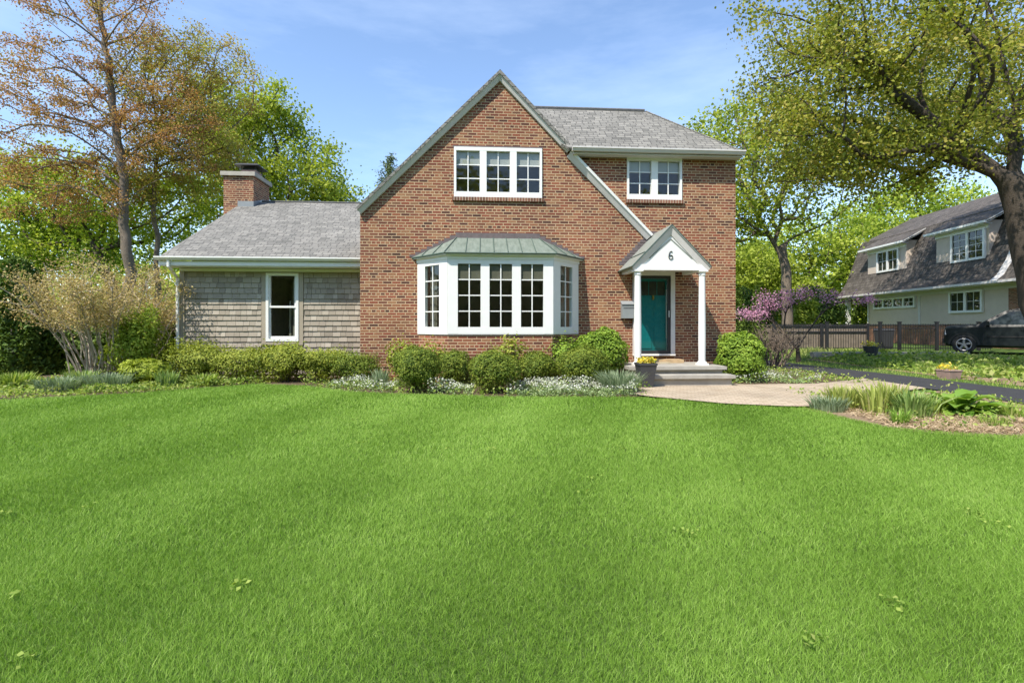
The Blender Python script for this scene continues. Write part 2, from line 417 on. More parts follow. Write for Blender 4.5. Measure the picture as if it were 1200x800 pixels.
def lawn():
    parts = []
    for y0, y1, d, w, h in [(1.2, 3.2, 24000, .0022, .038), (3.2, 5.2, 14000, .0031, .040), (5.2, 8, 7000, .0048, .044), (8, 11.6, 3200, .0075, .05)]:
        xm = y1 * 1.02 + 1.6
        n = int((y1 - y0) * 2 * xm * d)
        x = rng.uniform(-xm, xm, n); y = rng.uniform(y0, y1, n)
        k = (y < edge_y(x) - rng.uniform(-.06, .05, n)) & (np.abs(x) < y * 1.02 + 1.6) & ~((x > 8.3))
        x = x[k]; y = y[k]; parts.append((x, y, np.full(len(x), w), np.full(len(x), h)))
    x, y, w, h = (np.concatenate([p[i] for p in parts]) for i in range(4))
    n = len(x)
    P = np.stack([x, y, gz(x, y)], 1)
    stripe = np.sin((x * .97 - y * .22) * 2 * np.pi / 2.1 + .25 * smooth_noise(x, y, .5, 4))
    big = smooth_noise(x, y, .9, 3); sm = smooth_noise(x, y, 5., 5)
    lx = rng.normal(0, .55, n) + .05 * sm; ly = rng.normal(0, .50, n) + .26 * stripe * .5 + .08 * big + .12
    lean = np.stack([lx, ly, np.zeros(n)], 1)
    h = h * rng.uniform(.55, 1.25, n) * (1 + .06 * big + .04 * sm)
    tone = np.clip(.50 + .045 * stripe + .05 * big + .05 * sm + rng.normal(0, .21, n) + .9 * (rng.random(n) < .006), 0, 1)
    o = blades('lawn', P, h, w * rng.uniform(.7, 1.3, n), M['grass'], tone, lean)
    tag(o, 'soft mown green lawn filling the whole foreground', 'grass', kind='stuff')
lawn()

def weeds():
    P = []
    for k in range(26):
        y = rng.uniform(2.0, 9.0); x = rng.uniform(-y, y)
        if y > edge_y(x) - .3: continue
        m = rng.integers(5, 16); P.append(np.stack([rng.normal(x, .035, m), rng.normal(y, .035, m), np.full(m, g1(x, y)) + rng.uniform(.03, .05, m)], 1))
    P = np.concatenate(P); n = len(P)
    o = array_mesh('lawn_weeds', leaf_verts(P, np.full(n, .028), .8, 2.2), np.clip(rng.normal(.42, .2, n), 0, 1), M['cover'], [(0, 1, 2, 3)])
    tag(o, 'small clover and dandelion leaves dotted through the lawn', 'weeds', kind='stuff')
weeds()

def verge():
    n = 80000
    x = rng.uniform(9.5, 32, n); y = rng.uniform(6, 26, n)
    k = (x > np.interp(y, [6, 10.3, 13, 17, 24], [10.25, 10.35, 10.2, 9.75, 9.55])) & (x < y * 1.04 + 1.5) & ~((y > 17.0) & (x > 16.6))
    k &= (x < 11.2) | (rng.random(n) < .45 + .6 * smooth_noise(x, y, 2.2, 19))
    x = x[k]; y = y[k]; n = len(x)
    P = np.stack([x, y, gz(x, y)], 1); b = smooth_noise(x, y, 1.3, 9)
    lean = np.concatenate([rng.normal(0, .55, (n, 2)), np.zeros((n, 1))], 1)
    near = (x < 11.0)
    h = np.where(near, .07, np.clip(.11 + .06 * b, .04, .24)) * rng.uniform(.5, 1.3, n)
    tone = np.clip(.55 + .2 * b + rng.normal(0, .22, n), 0, 1)
    o = blades('verge_plants', P, h, np.where(near, .012, .03) * rng.uniform(.6, 1.3, n), M['cover'], tone, lean)
    tag(o, 'weedy yellow-green ground cover beyond the asphalt driveway', 'ground cover', kind='stuff')
    # rough grass to the left of the bed and behind the wing
    n = 26000
    x = rng.uniform(-22, -8.5, n); y = rng.uniform(13.5, 27, n)
    P = np.stack([x, y, gz(x, y)], 1)
    lean = np.concatenate([rng.normal(0, .5, (n, 2)), np.zeros((n, 1))], 1)
    o = blades('rough_grass', P, rng.uniform(.06, .2, n), rng.uniform(.02, .04, n), M['cover'], np.clip(rng.normal(.35, .2, n), 0, 1), lean)
    tag(o, 'rough grass under the trees behind the left bed', 'grass', kind='stuff')
verge()

# ------------------------------------------------------------------ the brick house (local frame: s right, v into the house, z up)
HOUSE_ROT = R(3.9)
H = thing('brick_house', 'red brick house with steep front gable, white bay window, teal door and shingled side wing', 'house', (0, 12.4, 0), HOUSE_ROT)
PK = (-.295, 7.30); EL = (-3.614, 4.02); RS = .985
def front(a, z): return (a, 0, z)
def planeP(s0, v0, ang=0):       # plane through (s0, v0), a along (cos, sin), outward d to the camera side
    c, si = math.cos(ang), math.sin(ang)
    return lambda a, d, z: (s0 + a * c + d * si, v0 + a * si - d * c, z)
F0 = planeP(0, 0)

GW = (-1.398, .728, 4.40, 5.60); RW = (2.83, 4.21, 4.41, 5.50)
hol = [[(GW[0] + .02, GW[2]), (GW[1] - .02, GW[2]), (GW[1] - .02, GW[3]), (GW[0] + .02, GW[3])],
       [(RW[0] + .02, RW[2]), (RW[1] - .02, RW[2]), (RW[1] - .02, 5.43), (RW[0] + .02, 5.43)],
       [(-2.1, 1.2), (1.48, 1.2), (1.48, 2.8), (-2.1, 2.8)],
       [(3.0, .62), (3.99, .62), (3.99, 2.62), (3.0, 2.62)]]
w = MB()
w.poly([(-3.614, -.3), (5.594, -.3), (5.594, 5.47), (1.56, 5.47), PK, EL], hol, front)
w.add([(-3.614, 0, -.3), (-3.614, 8, -.3), (-3.614, 8, 4.02), (-3.614, 0, 4.02)], [(3, 2, 1, 0)])
w.add([(5.594, 0, -.3), (5.594, 3.6, -.3), (5.594, 3.6, 5.47), (5.594, 0, 5.47)], [(0, 1, 2, 3)])
w.add([(5.594, 3.6, -.3), (1.4, 3.6, -.3), (1.4, 3.6, 5.47), (5.594, 3.6, 5.47)], [(0, 1, 2, 3)])
w.add([(2.95, 3.6, -.3), (2.95, 8, -.3), (2.95, 8, 4.02), (2.95, 3.6, 4.02)], [(0, 1, 2, 3)])
w.add([(-3.614, 8, -.3), (2.95, 8, -.3), (2.95, 8, 4.02), PK[:1] + (8, 7.3), (-3.614, 8, 4.02)], [(4, 3, 2, 1, 0)])
# brick reveals of the window openings
for x0, x1, z0, z1 in ((GW[0] + .02, GW[1] - .02, GW[2], GW[3]), (RW[0] + .02, RW[1] - .02, RW[2], 5.43), (3.0, 3.99, .62, 2.62)):
    w.add([(x0, 0, z0), (x0, .12, z0), (x0, .12, z1), (x0, 0, z1)], [(0, 1, 2, 3)])
    w.add([(x1, 0, z0), (x1, .12, z0), (x1, .12, z1), (x1, 0, z1)], [(3, 2, 1, 0)])
    w.add([(x0, 0, z1), (x0, .12, z1), (x1, .12, z1), (x1, 0, z1)], [(0, 1, 2, 3)])
w.build('wall', M['brick'], H)
# rooms behind the panes
rm = MB()
def room(x0, x1, y0, y1, z0, z1):
    p = [(x0, y0, z0), (x1, y0, z0), (x1, y1, z0), (x0, y1, z0), (x0, y0, z1), (x1, y0, z1), (x1, y1, z1), (x0, y1, z1)]
    rm.add(p, [(0, 1, 2, 3), (7, 6, 5, 4), (5, 6, 2, 1), (6, 7, 3, 2), (7, 4, 0, 3)])
room(-1.6, 4.6, .02, 3.2, 3.3, 5.62); room(-2.3, 1.7, .02, 3.6, .5, 2.9); room(-6.6, -4.9, .93, 4, .3, 2.7)
rm.build('interior', M['interior'], H)

# roofs
def slab(poly, th, mb, m=0):   # roof plane with thickness, top face given
    n = Vector((0, 0, 0)); P = [Vector(p) for p in poly]
    for i in range(len(P)): n += P[i].cross(P[(i + 1) % len(P)])
    n.normalize()
    if n.z < 0: n = -n; P = P[::-1]
    mb.prism(P, -n * th, m)
rf = MB()
kL = (7.43 - 4.13) / (3.627 - .295)
slab([(-.295, -.15, 7.43), (-.295, 8.2, 7.43), (-3.68, 8.2, 7.43 - kL * 3.385), (-3.68, -.15, 7.43 - kL * 3.385)], .06, rf)
slab([(-.295, -.15, 7.43), (-.295, 8.2, 7.43), (3.1, 8.2, 7.43 - 1.03 * 3.395), (3.1, 2.9, 7.43 - 1.03 * 3.395), (1.40, .3, 5.68), (1.40, -.15, 5.68)], .07, rf)
rf.build('roof', M['shingle'], H)
r2 = MB()   # hipped roof of the two-storey right part, ridge at z 7.36
e0, e1, ze, zr = -.27, 3.87, 5.56, 7.36
slab([(1.34, e0, ze), (5.62, e0, ze), (3.87, 1.8, zr), (-.4, 1.8, zr), (-.36, 1.75, 7.32)], .06, r2)
slab([(5.62, e0, ze), (5.62, e1, ze), (3.87, 1.8, zr)], .06, r2)
slab([(5.62, e1, ze), (1.0, e1, ze), (-.4, 1.8, zr), (3.87, 1.8, zr)], .06, r2)
o = r2.build('roof', M['shingle'], H)
c = MB(); c.tube([(.7, 1.8, zr + .012), (3.87, 1.8, zr + .012)], .05, 6); c.build('ridge_cap', M['ridge'], o)
c = MB(); c.tube([(3.9, 1.77, zr - .01), (5.61, -.25, ze + .025)], .022, 6); c.build('hip_cap', M['shingle'], o)
# rake mouldings of the front gable: board with a sloping face
def rake(mb, a, b, h, v0=0, vt=-.20, vb=-.05):
    a = Vector((a[0], 0, a[1])); b = Vector((b[0], 0, b[1])); d = (b - a).normalized()
    n = Vector((d.z, 0, -d.x));  n = n if n.z < 0 else -n
    q = []
    for p in (a, b):
        lo = p + n * h
        q += [Vector((p.x, v0, p.z)), Vector((p.x, vt, p.z)), Vector((lo.x, vb, lo.z)), Vector((lo.x, v0, lo.z))]
    f = [(0, 1, 2, 3), (7, 6, 5, 4), (0, 4, 5, 1), (1, 5, 6, 2), (2, 6, 7, 3), (3, 7, 4, 0)]
    nn = (q[2] - q[1]).cross(q[5] - q[1])
    if nn.y > 0: pass
    mb.add(q, f if d.x > 0 else [x[::-1] for x in f])
rk = MB()
rake(rk, (-.295, 7.352), (-3.66, 4.028), .105, v0=-.004, vt=-.13, vb=-.06)
rake(rk, (-.295, 7.352), (1.42, 5.585), .105, v0=-.004, vt=-.13, vb=-.06)
rk.build('rake_board', M['trim'], H)
rk = MB(); rake(rk, (1.415, 5.50), (3.40, 3.50), .115, v0=-.004, vt=-.13, vb=-.04)
o = rk.build('rake_board', M['trim'], H)
rk = MB(); rake(rk, (1.44, 5.55), (3.44, 3.535), .055, v0=-.004, vt=-.16, vb=-.15); rk.build('drip_cap', M['white'], o)
# gutters
def gutter(mb, s0, s1, vf, z, hgt=.095, dep=.12):
    prof = [(vf + dep, z), (vf, z), (vf, z - .03), (vf + .02, z - .05), (vf + .045, z - hgt), (vf + dep, z - hgt)]
    mb.prism([(s0, p[0], p[1]) for p in prof], (s1 - s0, 0, 0))
g = MB(); gutter(g, 1.42, 5.68, -.36, 5.57); g.box(1.46, 5.62, -.24, -.02, 5.43, 5.462); g.box(5.59, 5.66, -.2, 3.8, 5.44, 5.56)
g.build('gutter', M['trim'], H)

# windows ---------------------------------------------------------------------
def window(parent, P, x0, x1, z0, z1, cas=1, cols=2, rows=3, fw=.06, mw=.12, bw=.1, dep=.07, blind_or_dark_sheet=0, bm='blind_or_dark_sheet', rec=.03, name='window', sill=None, tw=.06):
    """casing + mullions, separate glass, glazing bars and blind"""
    f = MB(); d1 = -rec + dep; d0 = -rec - .05
    f.mbox(P, x0, x0 + fw, d0, d1, z0, z1); f.mbox(P, x1 - fw, x1, d0, d1, z0, z1)
    f.mbox(P, x0 + fw, x1 - fw, d0, d1 - .002, z1 - tw, z1); f.mbox(P, x0 + fw, x1 - fw, d0, d1 - .002, z0, z0 + bw)
    W = (x1 - x0 - 2 * fw - (cas - 1) * mw) / cas; op = []
    for i in range(cas):
        a = x0 + fw + i * (W + mw); op.append((a, a + W))
        if i < cas - 1: f.mbox(P, a + W, a + W + mw, d0, d1 - .004, z0 + bw, z1 - tw)
    fo = f.build(name, M['white'], parent)
    g = MB(); b = MB(); s = MB(); k = .012
    for a, e in op:
        zb, zt = z0 + bw, z1 - tw
        g.add([P(a, -rec - .01, zb), P(e, -rec - .01, zb), P(e, -rec - .01, zt), P(a, -rec - .01, zt)], [(0, 1, 2, 3)])
        for c in range(1, cols):
            x = a + (e - a) * c / cols; b.mbox(P, x - k, x + k, -rec - .008, -rec + .012, zb, zt)
        for r in range(1, rows):
            z = zb + (zt - zb) * r / rows
            for c in range(cols):
                b.mbox(P, a + (e - a) * c / cols + (k if c else 0), a + (e - a) * (c + 1) / cols - (k if c < cols - 1 else 0), -rec - .008, -rec + .010, z - k, z + k)
        if blind_or_dark_sheet:
            zz = zt - (zt - zb) * blind_or_dark_sheet
            s.mbox(P, a + .005, e - .005, -rec - .035, -rec - .022, zz, zt)
    g.build('glass', M['glass'], fo)
    if b.v: b.build('glazing_bar', M['white'], fo)
    if s.v: s.build('blind_or_dark_sheet', M[bm], fo)  # neighbour windows get a sheet with room darkness painted into its colour
    return fo
wo = window(H, F0, *GW, cas=3, fw=.055, mw=.165, bw=.13, tw=.085, blind_or_dark_sheet=.33)
m = MB(); m.box(GW[0] - .04, GW[1] + .05, -.055, -.003, 4.31, 4.398); m.build('sill', M['brick_sill'], wo)
m = MB(); m.box(GW[0] - .03, GW[1] + .02, -.012, -.002, 5.602, 5.64); m.build('lintel', M['lead'], wo)
wo = window(H, F0, RW[0], RW[1], RW[2], 5.43, cas=2, fw=.05, mw=.16, bw=.13, tw=.06, blind_or_dark_sheet=.33)
m = MB(); m.box(RW[0] - .03, RW[1] + .05, -.055, -.003, 4.325, 4.408); m.build('sill', M['brick_sill'], wo)

# bay window ------------------------------------------------------------------
BF = .85; bl, br_ = -1.50, .88; wl, wr = -2.27, 1.63; bz0, bz1 = 1.11, 2.84
bay = MB()
def bay_ring(z0, z1, o=0, mb=None, m=0):
    k = o * .5
    mb.prism([(wl - o, -.003, z0), (bl - k, -BF - o, z0), (br_ + k, -BF - o, z0), (wr + o, -.003, z0)], (0, 0, z1 - z0), m)
bay_ring(bz0, bz0 + .02, .0, bay)          # floor of the bay
bay_ring(2.80, 2.90, .02, bay)             # fascia band
bay_ring(2.885, 2.935, .10, bay)           # crown
bayo = bay.build('bay_window', M['white'], H)
LB = math.hypot(bl - wl, BF); RB = math.hypot(wr - br_, BF)
PL = planeP(wl, 0, math.atan2(-BF, bl - wl)); PF = planeP(bl, -BF); PR = planeP(br_, -BF, math.atan2(BF, wr - br_))
window(bayo, PF, 0, br_ - bl, bz0 + .02, 2.80, cas=3, rows=4, fw=.225, mw=.20, bw=.15, tw=.10, dep=.035, rec=.03, blind_or_dark_sheet=.24, bm='shade', name='sash')
window(bayo, PL, .012, LB - .012, bz0 + .02, 2.80, rows=4, fw=.29, bw=.15, tw=.10, dep=.035, rec=.03, name='sash', blind_or_dark_sheet=0)
window(bayo, PR, .012, RB - .012, bz0 + .02, 2.80, rows=4, fw=.29, bw=.15, tw=.10, dep=.035, rec=.03, name='sash', blind_or_dark_sheet=0)
for P, a0, a1 in ((PL, .30, .50), (PL, .74, .86), (PR, .55, .87)):
    n = 8; cu = MB()
    for i in range(n):
        x = a0 + (a1 - a0) * i / n; cu.mbox(P, x, x + (a1 - a0) / n * .8, -.2 - .02 * (i % 2), -.17 - .02 * (i % 2), 1.15, 2.75)
    cu.build('curtain', M['curtain'], bayo)
cr = MB()
ro = .13; zt = 3.42; zb = 2.937
A = [(wl - ro, -.004, zb), (bl - ro * .5, -BF - ro, zb), (br_ + ro * .5, -BF - ro, zb), (wr + ro, -.004, zb)]
T0, T1 = (-1.34, -.004, zt), (.66, -.004, zt)
cr.add(A + [T0, T1] + [(p[0], p[1], p[2] - .03) for p in A], [(0, 1, 4), (1, 2, 5, 4), (2, 3, 5), (6, 7, 1, 0), (7, 8, 2, 1), (8, 9, 3, 2), (9, 8, 7, 6)])
cro = cr.build('copper_roof', M['copper'], bayo)
sm = MB()
def seam(p, q): 
    p = Vector(p); q = Vector(q); sm.tube([p + Vector((0, -.004, .012)), q + Vector((0, -.004, .012))], .011, 4)
for i in range(1, 7):
    t = i / 7; x0 = A[1][0] + (A[2][0] - A[1][0]) * (.06 + .88 * t); xt = max(T0[0], min(T1[0], x0 * .98))
    seam((x0, A[1][1], zb), (xt if T0[0] < x0 < T1[0] else x0, T0[1], zt))
seam(A[1], T0); seam(A[2], T1)
for t in (.33, .66):
    for a, b, tp in ((A[0], A[1], T0), (A[3], A[2], T1)):
        p = Vector(a).lerp(Vector(b), t); q = Vector(a).lerp(Vector(tp), min(1, t + .03)); seam(p, q)
sm.build('seam', M['seam'], cro)
dr = MB()
for a, b in ((A[0], A[1]), (A[1], A[2]), (A[2], A[3])): dr.tube([Vector(a) + Vector((0, 0, -.01)), Vector(b) + Vector((0, 0, -.01))], .016, 5)
dr.build('drip_edge', M['seam'], cro)
fl = MB()    # stepped lead flashing on the brickwork
fl.box(-1.36, .68, -.010, -.002, 3.40, 3.545)
for i in range(8):
    zz = 3.545 - .0677 * (i + 1)
    for sx in (1, -1):
        xa = (.68 + .137 * i) if sx == 1 else (-1.36 - .137 * i)
        if zz > 2.96: fl.box(min(xa, xa + sx * .137), max(xa, xa + sx * .137), -.010, -.002, max(2.95, zz - .17), zz)
fl.build('flashing', M['lead'], bayo)
bb = MB(); bay_ring(-.2, bz0 - .004, -.03, bb); bb.build('brick_base', M['brick'], bayo)

# door ------------------------------------------------------------------------
dm = MB()
dm.box(2.975, 3.075, -.075, .10, .60, 2.665); dm.box(3.915, 4.02, -.075, .10, .60, 2.665); dm.box(3.075, 3.915, -.072, .10, 2.54, 2.665)
dm.box(2.95, 4.045, -.095, -.01, 2.667, 2.70)
dfr = dm.build('door_frame', M['trim'], H)
d = MB(); d.box(3.075, 3.915, .045, .09, .60, 2.54)
for x0, x1, z0, z1 in ((3.17, 3.46, .75, 1.30), (3.53, 3.82, .75, 1.30), (3.17, 3.46, 1.40, 1.88), (3.53, 3.82, 1.40, 1.88)):
    d.box(x0, x1, .03, .045, z0, z1)
do = d.build('door', M['teal'], H)
d = MB()
for i in range(3): d.box(3.19 + i * .21, 3.38 + i * .21, .036, .044, 2.06, 2.40)
d.build('dark_reflection', M['dark_metal'], do)  # dark blocks painted for the reflection in the storm glass
d = MB(); d.lathe([(.03, 0), (.035, .02), (.02, .05)], (3.5, .02, 1.98), 10); d.box(3.48, 3.52, .015, .043, 1.95, 2.06); d.build('knocker', M['brass'], do)
sd = MB()
for b in ((3.075, 3.125), (3.84, 3.915)): sd.box(*b, -.045, -.02, .62, 2.54)
sd.box(3.125, 3.84, -.045, -.02, 2.47, 2.54); sd.box(3.125, 3.84, -.045, -.02, .62, .70)
sdo = sd.build('storm_door', M['dark_metal'], H)
d = MB(); d.add([(3.125, -.033, .70), (3.84, -.033, .70), (3.84, -.033, 2.47), (3.125, -.033, 2.47)], [(0, 1, 2, 3)]); d.build('glass', M['glass'], sdo)
d = MB(); d.tube([(3.80, -.06, 1.0), (3.80, -.06, 2.2)], .009, 6); d.tube([(3.86, -.05, 1.52), (3.86, -.09, 1.52), (3.86, -.09, 1.68)], .010, 6); d.build('handle', M['steel'], sdo)
d = MB(); d.box(2.97, 4.02, -.10, -.01, .575, .618); d.build('threshold', M['white'], H)

# portico ---------------------------------------------------------------------
po = MB()
pl_, pr_ = 2.70, 4.35; pc = (pl_ + pr_) / 2; zB0, zB1 = 2.56, 2.665
po.box(pl_, pr_, -1.10, -.96, zB0, zB1 + .03)
po.box(pl_, pl_ + .13, -.96, -.004, zB0, zB1); po.box(pr_ - .13, pr_, -.96, -.004, zB0, zB1)
po.prism([(pl_ + .01, -1.06, zB1 + .03), (pr_ - .01, -1.06, zB1 + .03), (pc, -1.06, 3.48)], (0, .06, 0))
poo = po.build('portico', M['white'], H)
pm = MB()
for a, b in (((pl_ + .33, 2.83), (pc, 3.27)), ((pc, 3.27), (pr_ - .33, 2.83))):
    pm.tube([(a[0], -1.063, a[1]), (b[0], -1.063, b[1])], .013, 4)
pm.build('moulding', M['roof_metal'], poo)
pm = MB(); pm.box(pl_ + .13, pr_ - .13, -.96, -.004, zB1 - .03, zB1); pm.build('soffit', M['trim'], poo)
pr = MB(); kz = (3.585 - 2.66) / .90
for sx in (-1, 1):
    slab([(pc, -1.15, 3.585), (pc, -.004, 3.585), (pc + sx * .92, -.004, 3.585 - .92 * kz), (pc + sx * .92, -1.15, 3.585 - .92 * kz)], .035, pr)
pr.build('roof', M['roof_metal'], poo)
rk = MB(); rake(rk, (pc, 3.53), (pl_ - .075, 3.53 - kz * .90), .12, v0=-1.062, vt=-1.135, vb=-1.08); rake(rk, (pc, 3.53), (pr_ + .075, 3.53 - kz * .90), .12, v0=-1.062, vt=-1.135, vb=-1.08)
rk.build('rake_board', M['trim'], poo)
dk = MB()
for sx in (-1, 1): dk.tube([(pc, -1.15, 3.582), (pc + sx * .92, -1.15, 3.582 - .92 * kz)], .011, 4); 
dk.tube([(pc - .92, -1.15, 3.582 - .92 * kz), (pc - .92, 0, 3.582 - .92 * kz)], .012, 4)
dk.tube([(pc - .62, -1.15, 3.60 - .62 * kz), (pc - .62, -.02, 3.60 - .62 * kz)], .010, 4)
dk.build('drip_edge', M['seam'], poo)
fl = MB()
for i in range(13):
    zz = 3.70 - .0677 * i; x = pc - .02 - (3.585 + .02 - (zz - .03)) / kz * 1.0 - .06
    if zz < 3.66: fl.box(x - .08, x + .14, -.009, -.002, zz - .09, zz)
fl.build('flashing', M['lead'], poo)
for sx in (2.775, 4.268):
    cl = MB(); cl.lathe([(.075, .0), (.081, .5), (.079, 1.0), (.068, 1.95), (.070, 1.98)], (sx, -1.03, .47), 20)
    col = cl.build('column', M['white'], poo, smooth=False)
    cl = MB(); cl.box(sx - .11, sx + .11, -1.14, -.92, .415, .455); cl.lathe([(.115, .455), (.10, .485), (.082, .50)], (sx, -1.03, 0), 20); cl.build('base', M['white'], col)
    cl = MB(); cl.lathe([(.072, 2.44), (.084, 2.46), (.074, 2.475), (.074, 2.50), (.095, 2.53)], (sx, -1.03, 0), 20); cl.box(sx - .10, sx + .10, -1.13, -.93, 2.53, 2.558); cl.build('capital', M['white'], col)
six = MB()
pts = [(pc + x, z) for x, z in ((.036, .078), (.018, .092), (-.004, .088), (-.024, .068), (-.038, .035), (-.045, 0), (-.046, -.035))] \
    + [(pc + .046 * math.cos(t), -.04 + .045 * math.sin(t)) for t in np.linspace(math.pi, 3 * math.pi, 22)]
six.tube([(x, -1.072, 2.985 - .09 + z) for x, z in pts], .0085, 6)
six.build('house_number', M['dark_metal'], poo)

# side wing ------------------------------------------------------------------
WV = .9; wz1 = 2.74; wE = -8.176
wm = MB(); ww = (-6.13, -5.33, .915, 2.635)
wm.poly([(wE, -.3), (-3.62, -.3), (-3.62, wz1), (wE, wz1)], [[(ww[0] + .02, ww[2]), (ww[1] - .02, ww[2]), (ww[1] - .02, ww[3]), (ww[0] + .02, ww[3])]], lambda a, z: (a, WV, z))
wm.add([(wE, WV, -.3), (wE, 9.1, -.3), (wE, 9.1, wz1), (wE, 5, 5.0), (wE, WV, wz1)], [(4, 3, 2, 1, 0)])
wm.add([(wE, 9.1, -.3), (-3.62, 9.1, -.3), (-3.62, 9.1, wz1), (wE, 9.1, wz1)], [(3, 2, 1, 0)])
wing = wm.build('shingle_wall', M['taupe'], H)
ck = MB(); tn = []; rr = random.Random(3)
ch = .135; z = .1
while z < wz1:
    x = wE + .1 - rr.random() * .1
    while x < -3.63:
        wd = rr.uniform(.09, .23); x0 = max(x, wE + .09); x1 = min(x + wd - .006, -3.63)
        blocked = x1 > ww[0] - .12 and x0 < ww[1] + .12 and z + ch > ww[2] - .1 and z < ww[3] + .03
        if blocked and x0 < ww[0] - .12: x1 = ww[0] - .12; blocked = False
        elif blocked and x1 > ww[1] + .12: x0 = ww[1] + .12; blocked = False
        if x1 - x0 > .02 and not blocked:
            zz = z - rr.uniform(0, .006); top = min(z + ch, wz1); y0 = WV - .028 - rr.uniform(0, .006)
            ck.hexa([(x0, y0, zz), (x1, y0, zz), (x1, WV - .001, zz), (x0, WV - .001, zz), (x0, WV - .006, top), (x1, WV - .006, top), (x1, WV - .001, top), (x0, WV - .001, top)])
            tn += [min(1, max(0, rr.gauss(.5, .22)))] * 6
        x += wd
    z += ch
ck.build('cedar_shingles', M['cedar'], wing, tone=tn)
cb = MB(); cb.box(wE - .03, wE + .085, WV - .045, WV + .08, -.2, wz1 - .002); cb.build('corner_board', M['taupe'], wing)
WP = planeP(0, WV)
f = MB(); rec = .03
f.mbox(WP, ww[0], ww[0] + .065, -.05, .05, ww[2], ww[3]); f.mbox(WP, ww[1] - .065, ww[1], -.05, .05, ww[2], ww[3])
f.mbox(WP, ww[0] + .065, ww[1] - .065, -.05, .048, ww[3] - .07, ww[3]); f.mbox(WP, ww[0] + .065, ww[1] - .065, -.05, .055, ww[2], ww[2] + .07)
f.mbox(WP, ww[0] + .065, ww[1] - .065, -.04, .03, 1.76, 1.81)
for x0, x1 in ((ww[0] + .065, ww[0] + .105), (ww[1] - .105, ww[1] - .065)):
    f.mbox(WP, x0, x1, -.045, .005, ww[2] + .07, 1.76); f.mbox(WP, x0, x1, -.045, .02, 1.81, ww[3] - .07)
f.mbox(WP, ww[0] + .105, ww[1] - .105, -.045, .004, ww[2] + .07, ww[2] + .13)
wf = f.build('window', M['white'], H)
g = MB(); g.add([WP(ww[0] + .1, -.03, ww[2] + .1), WP(ww[1] - .1, -.03, ww[2] + .1), WP(ww[1] - .1, -.03, ww[3] - .07), WP(ww[0] + .1, -.03, ww[3] - .07)], [(0, 1, 2, 3)]); g.build('glass', M['glass'], wf)
g = MB(); g.mbox(WP, ww[0] - .11, ww[0] - .003, -.02, .035, ww[2] - .02, ww[3]); g.mbox(WP, ww[1] + .003, ww[1] + .11, -.02, .035, ww[2] - .02, ww[3]); g.mbox(WP, ww[0] - .11, ww[1] + .11, -.02, .045, ww[2] - .09, ww[2] - .022)
g.build('casing', M['taupe'], wf)
g = MB(); g.mbox(WP, ww[0] + .45, ww[0] + .50, -.35, -.3, ww[2] + .1, 1.95); g.mbox(WP, ww[1] - .22, ww[1] - .1, -.22, -.2, ww[2] + .1, ww[3] - .1); g.build('curtain', M['curtain'], wf)
wr_ = MB(); pz = (5.38 - 2.95) / 4.55
slab([(-8.48, .45, 2.95), (-3.72, .45, 2.95), (-3.62, .0, 2.95 - .45 * pz) if False else (-3.62, .45, 2.95), (-3.62, 2.6, 2.95 + 2.15 * pz), (-2.45, 5, 5.38), (-8.48, 5, 5.38)], .07, wr_)
slab([(-8.48, 5, 5.38), (-2.45, 5, 5.38), (-3.62, 9.55, 2.95), (-8.48, 9.55, 2.95)], .07, wr_)
wro = wr_.build('roof', M['shingle'], H)
g = MB(); g.tube([(-7.9, 5, 5.40), (-2.6, 5, 5.40)], .03, 6); g.build('ridge_cap', M['ridge'], wro)
g = MB(); gutter(g, -8.52, -3.63, .34, 2.965, hgt=.085, dep=.11); g.box(-8.45, -3.63, .452, .472, 2.765, 2.87); g.box(-8.40, -3.63, .472, WV + .01, 2.745, 2.768); g.box(-8.2, -3.63, WV - .06, WV - .031, 2.66, 2.733)
for z0, z1 in ((2.95, 5.38),): 
    g.hexa([(-8.47, .46, 2.72), (-8.44, .46, 2.72), (-8.44, 5, 5.16), (-8.47, 5, 5.16), (-8.47, .46, 2.875), (-8.44, .46, 2.875), (-8.44, 5, 5.30), (-8.47, 5, 5.30)])
g.build('gutter', M['white'], H)
g = MB(); g.tube([(-8.22, .42, 2.88), (-8.22, .42, 2.74), (-8.22, .80, 2.48), (-8.22, .80, .12), (-8.22, .62, .05)], .036, 8)
for zz in (2.3, 1.0): g.box(-8.27, -8.17, .76, .86, zz, zz + .03)
g.build('downspout', M['white'], H)
ch_ = MB(); ch_.box(-8.89, -7.97, 4.5, 5.75, -.3, 6.08); cho = ch_.build('chimney', M['brick'], H)
g = MB(); g.box(-8.96, -7.90, 4.43, 5.82, 6.08, 6.21); g.build('cap', M['concrete'], cho)
g = MB(); g.box(-8.5, -8.05, 4.85, 5.35, 6.21, 6.38); g.build('flue', M['terracotta'], cho)
g = MB()
for x in (-8.5, -8.07):
    for y in (4.86, 5.31): g.box(x, x + .02, y, y + .02, 6.38, 6.50)
g.box(-8.47, -8.1, 4.9, 5.3, 6.38, 6.48); g.hexa([(-8.66, 4.68, 6.50), (-7.89, 4.68, 6.50), (-7.89, 5.52, 6.50), (-8.66, 5.52, 6.50), (-8.6, 4.74, 6.56), (-7.95, 4.74, 6.56), (-7.95, 5.46, 6.56), (-8.6, 5.46, 6.56)])
g.build('cowl', M['dark_metal'], cho)
g = MB(); g.box(-8.45, -7.96, 4.485, 4.498, 4.95, 5.28); g.hexa([(-7.968, 4.5, 5.08), (-7.956, 4.5, 5.08), (-7.956, 5.3, 5.38), (-7.968, 5.3, 5.38), (-7.968, 4.5, 5.28), (-7.956, 4.5, 5.28), (-7.956, 5.3, 5.52), (-7.968, 5.3, 5.52)])
g.build('flashing', M['grey_metal'], cho)

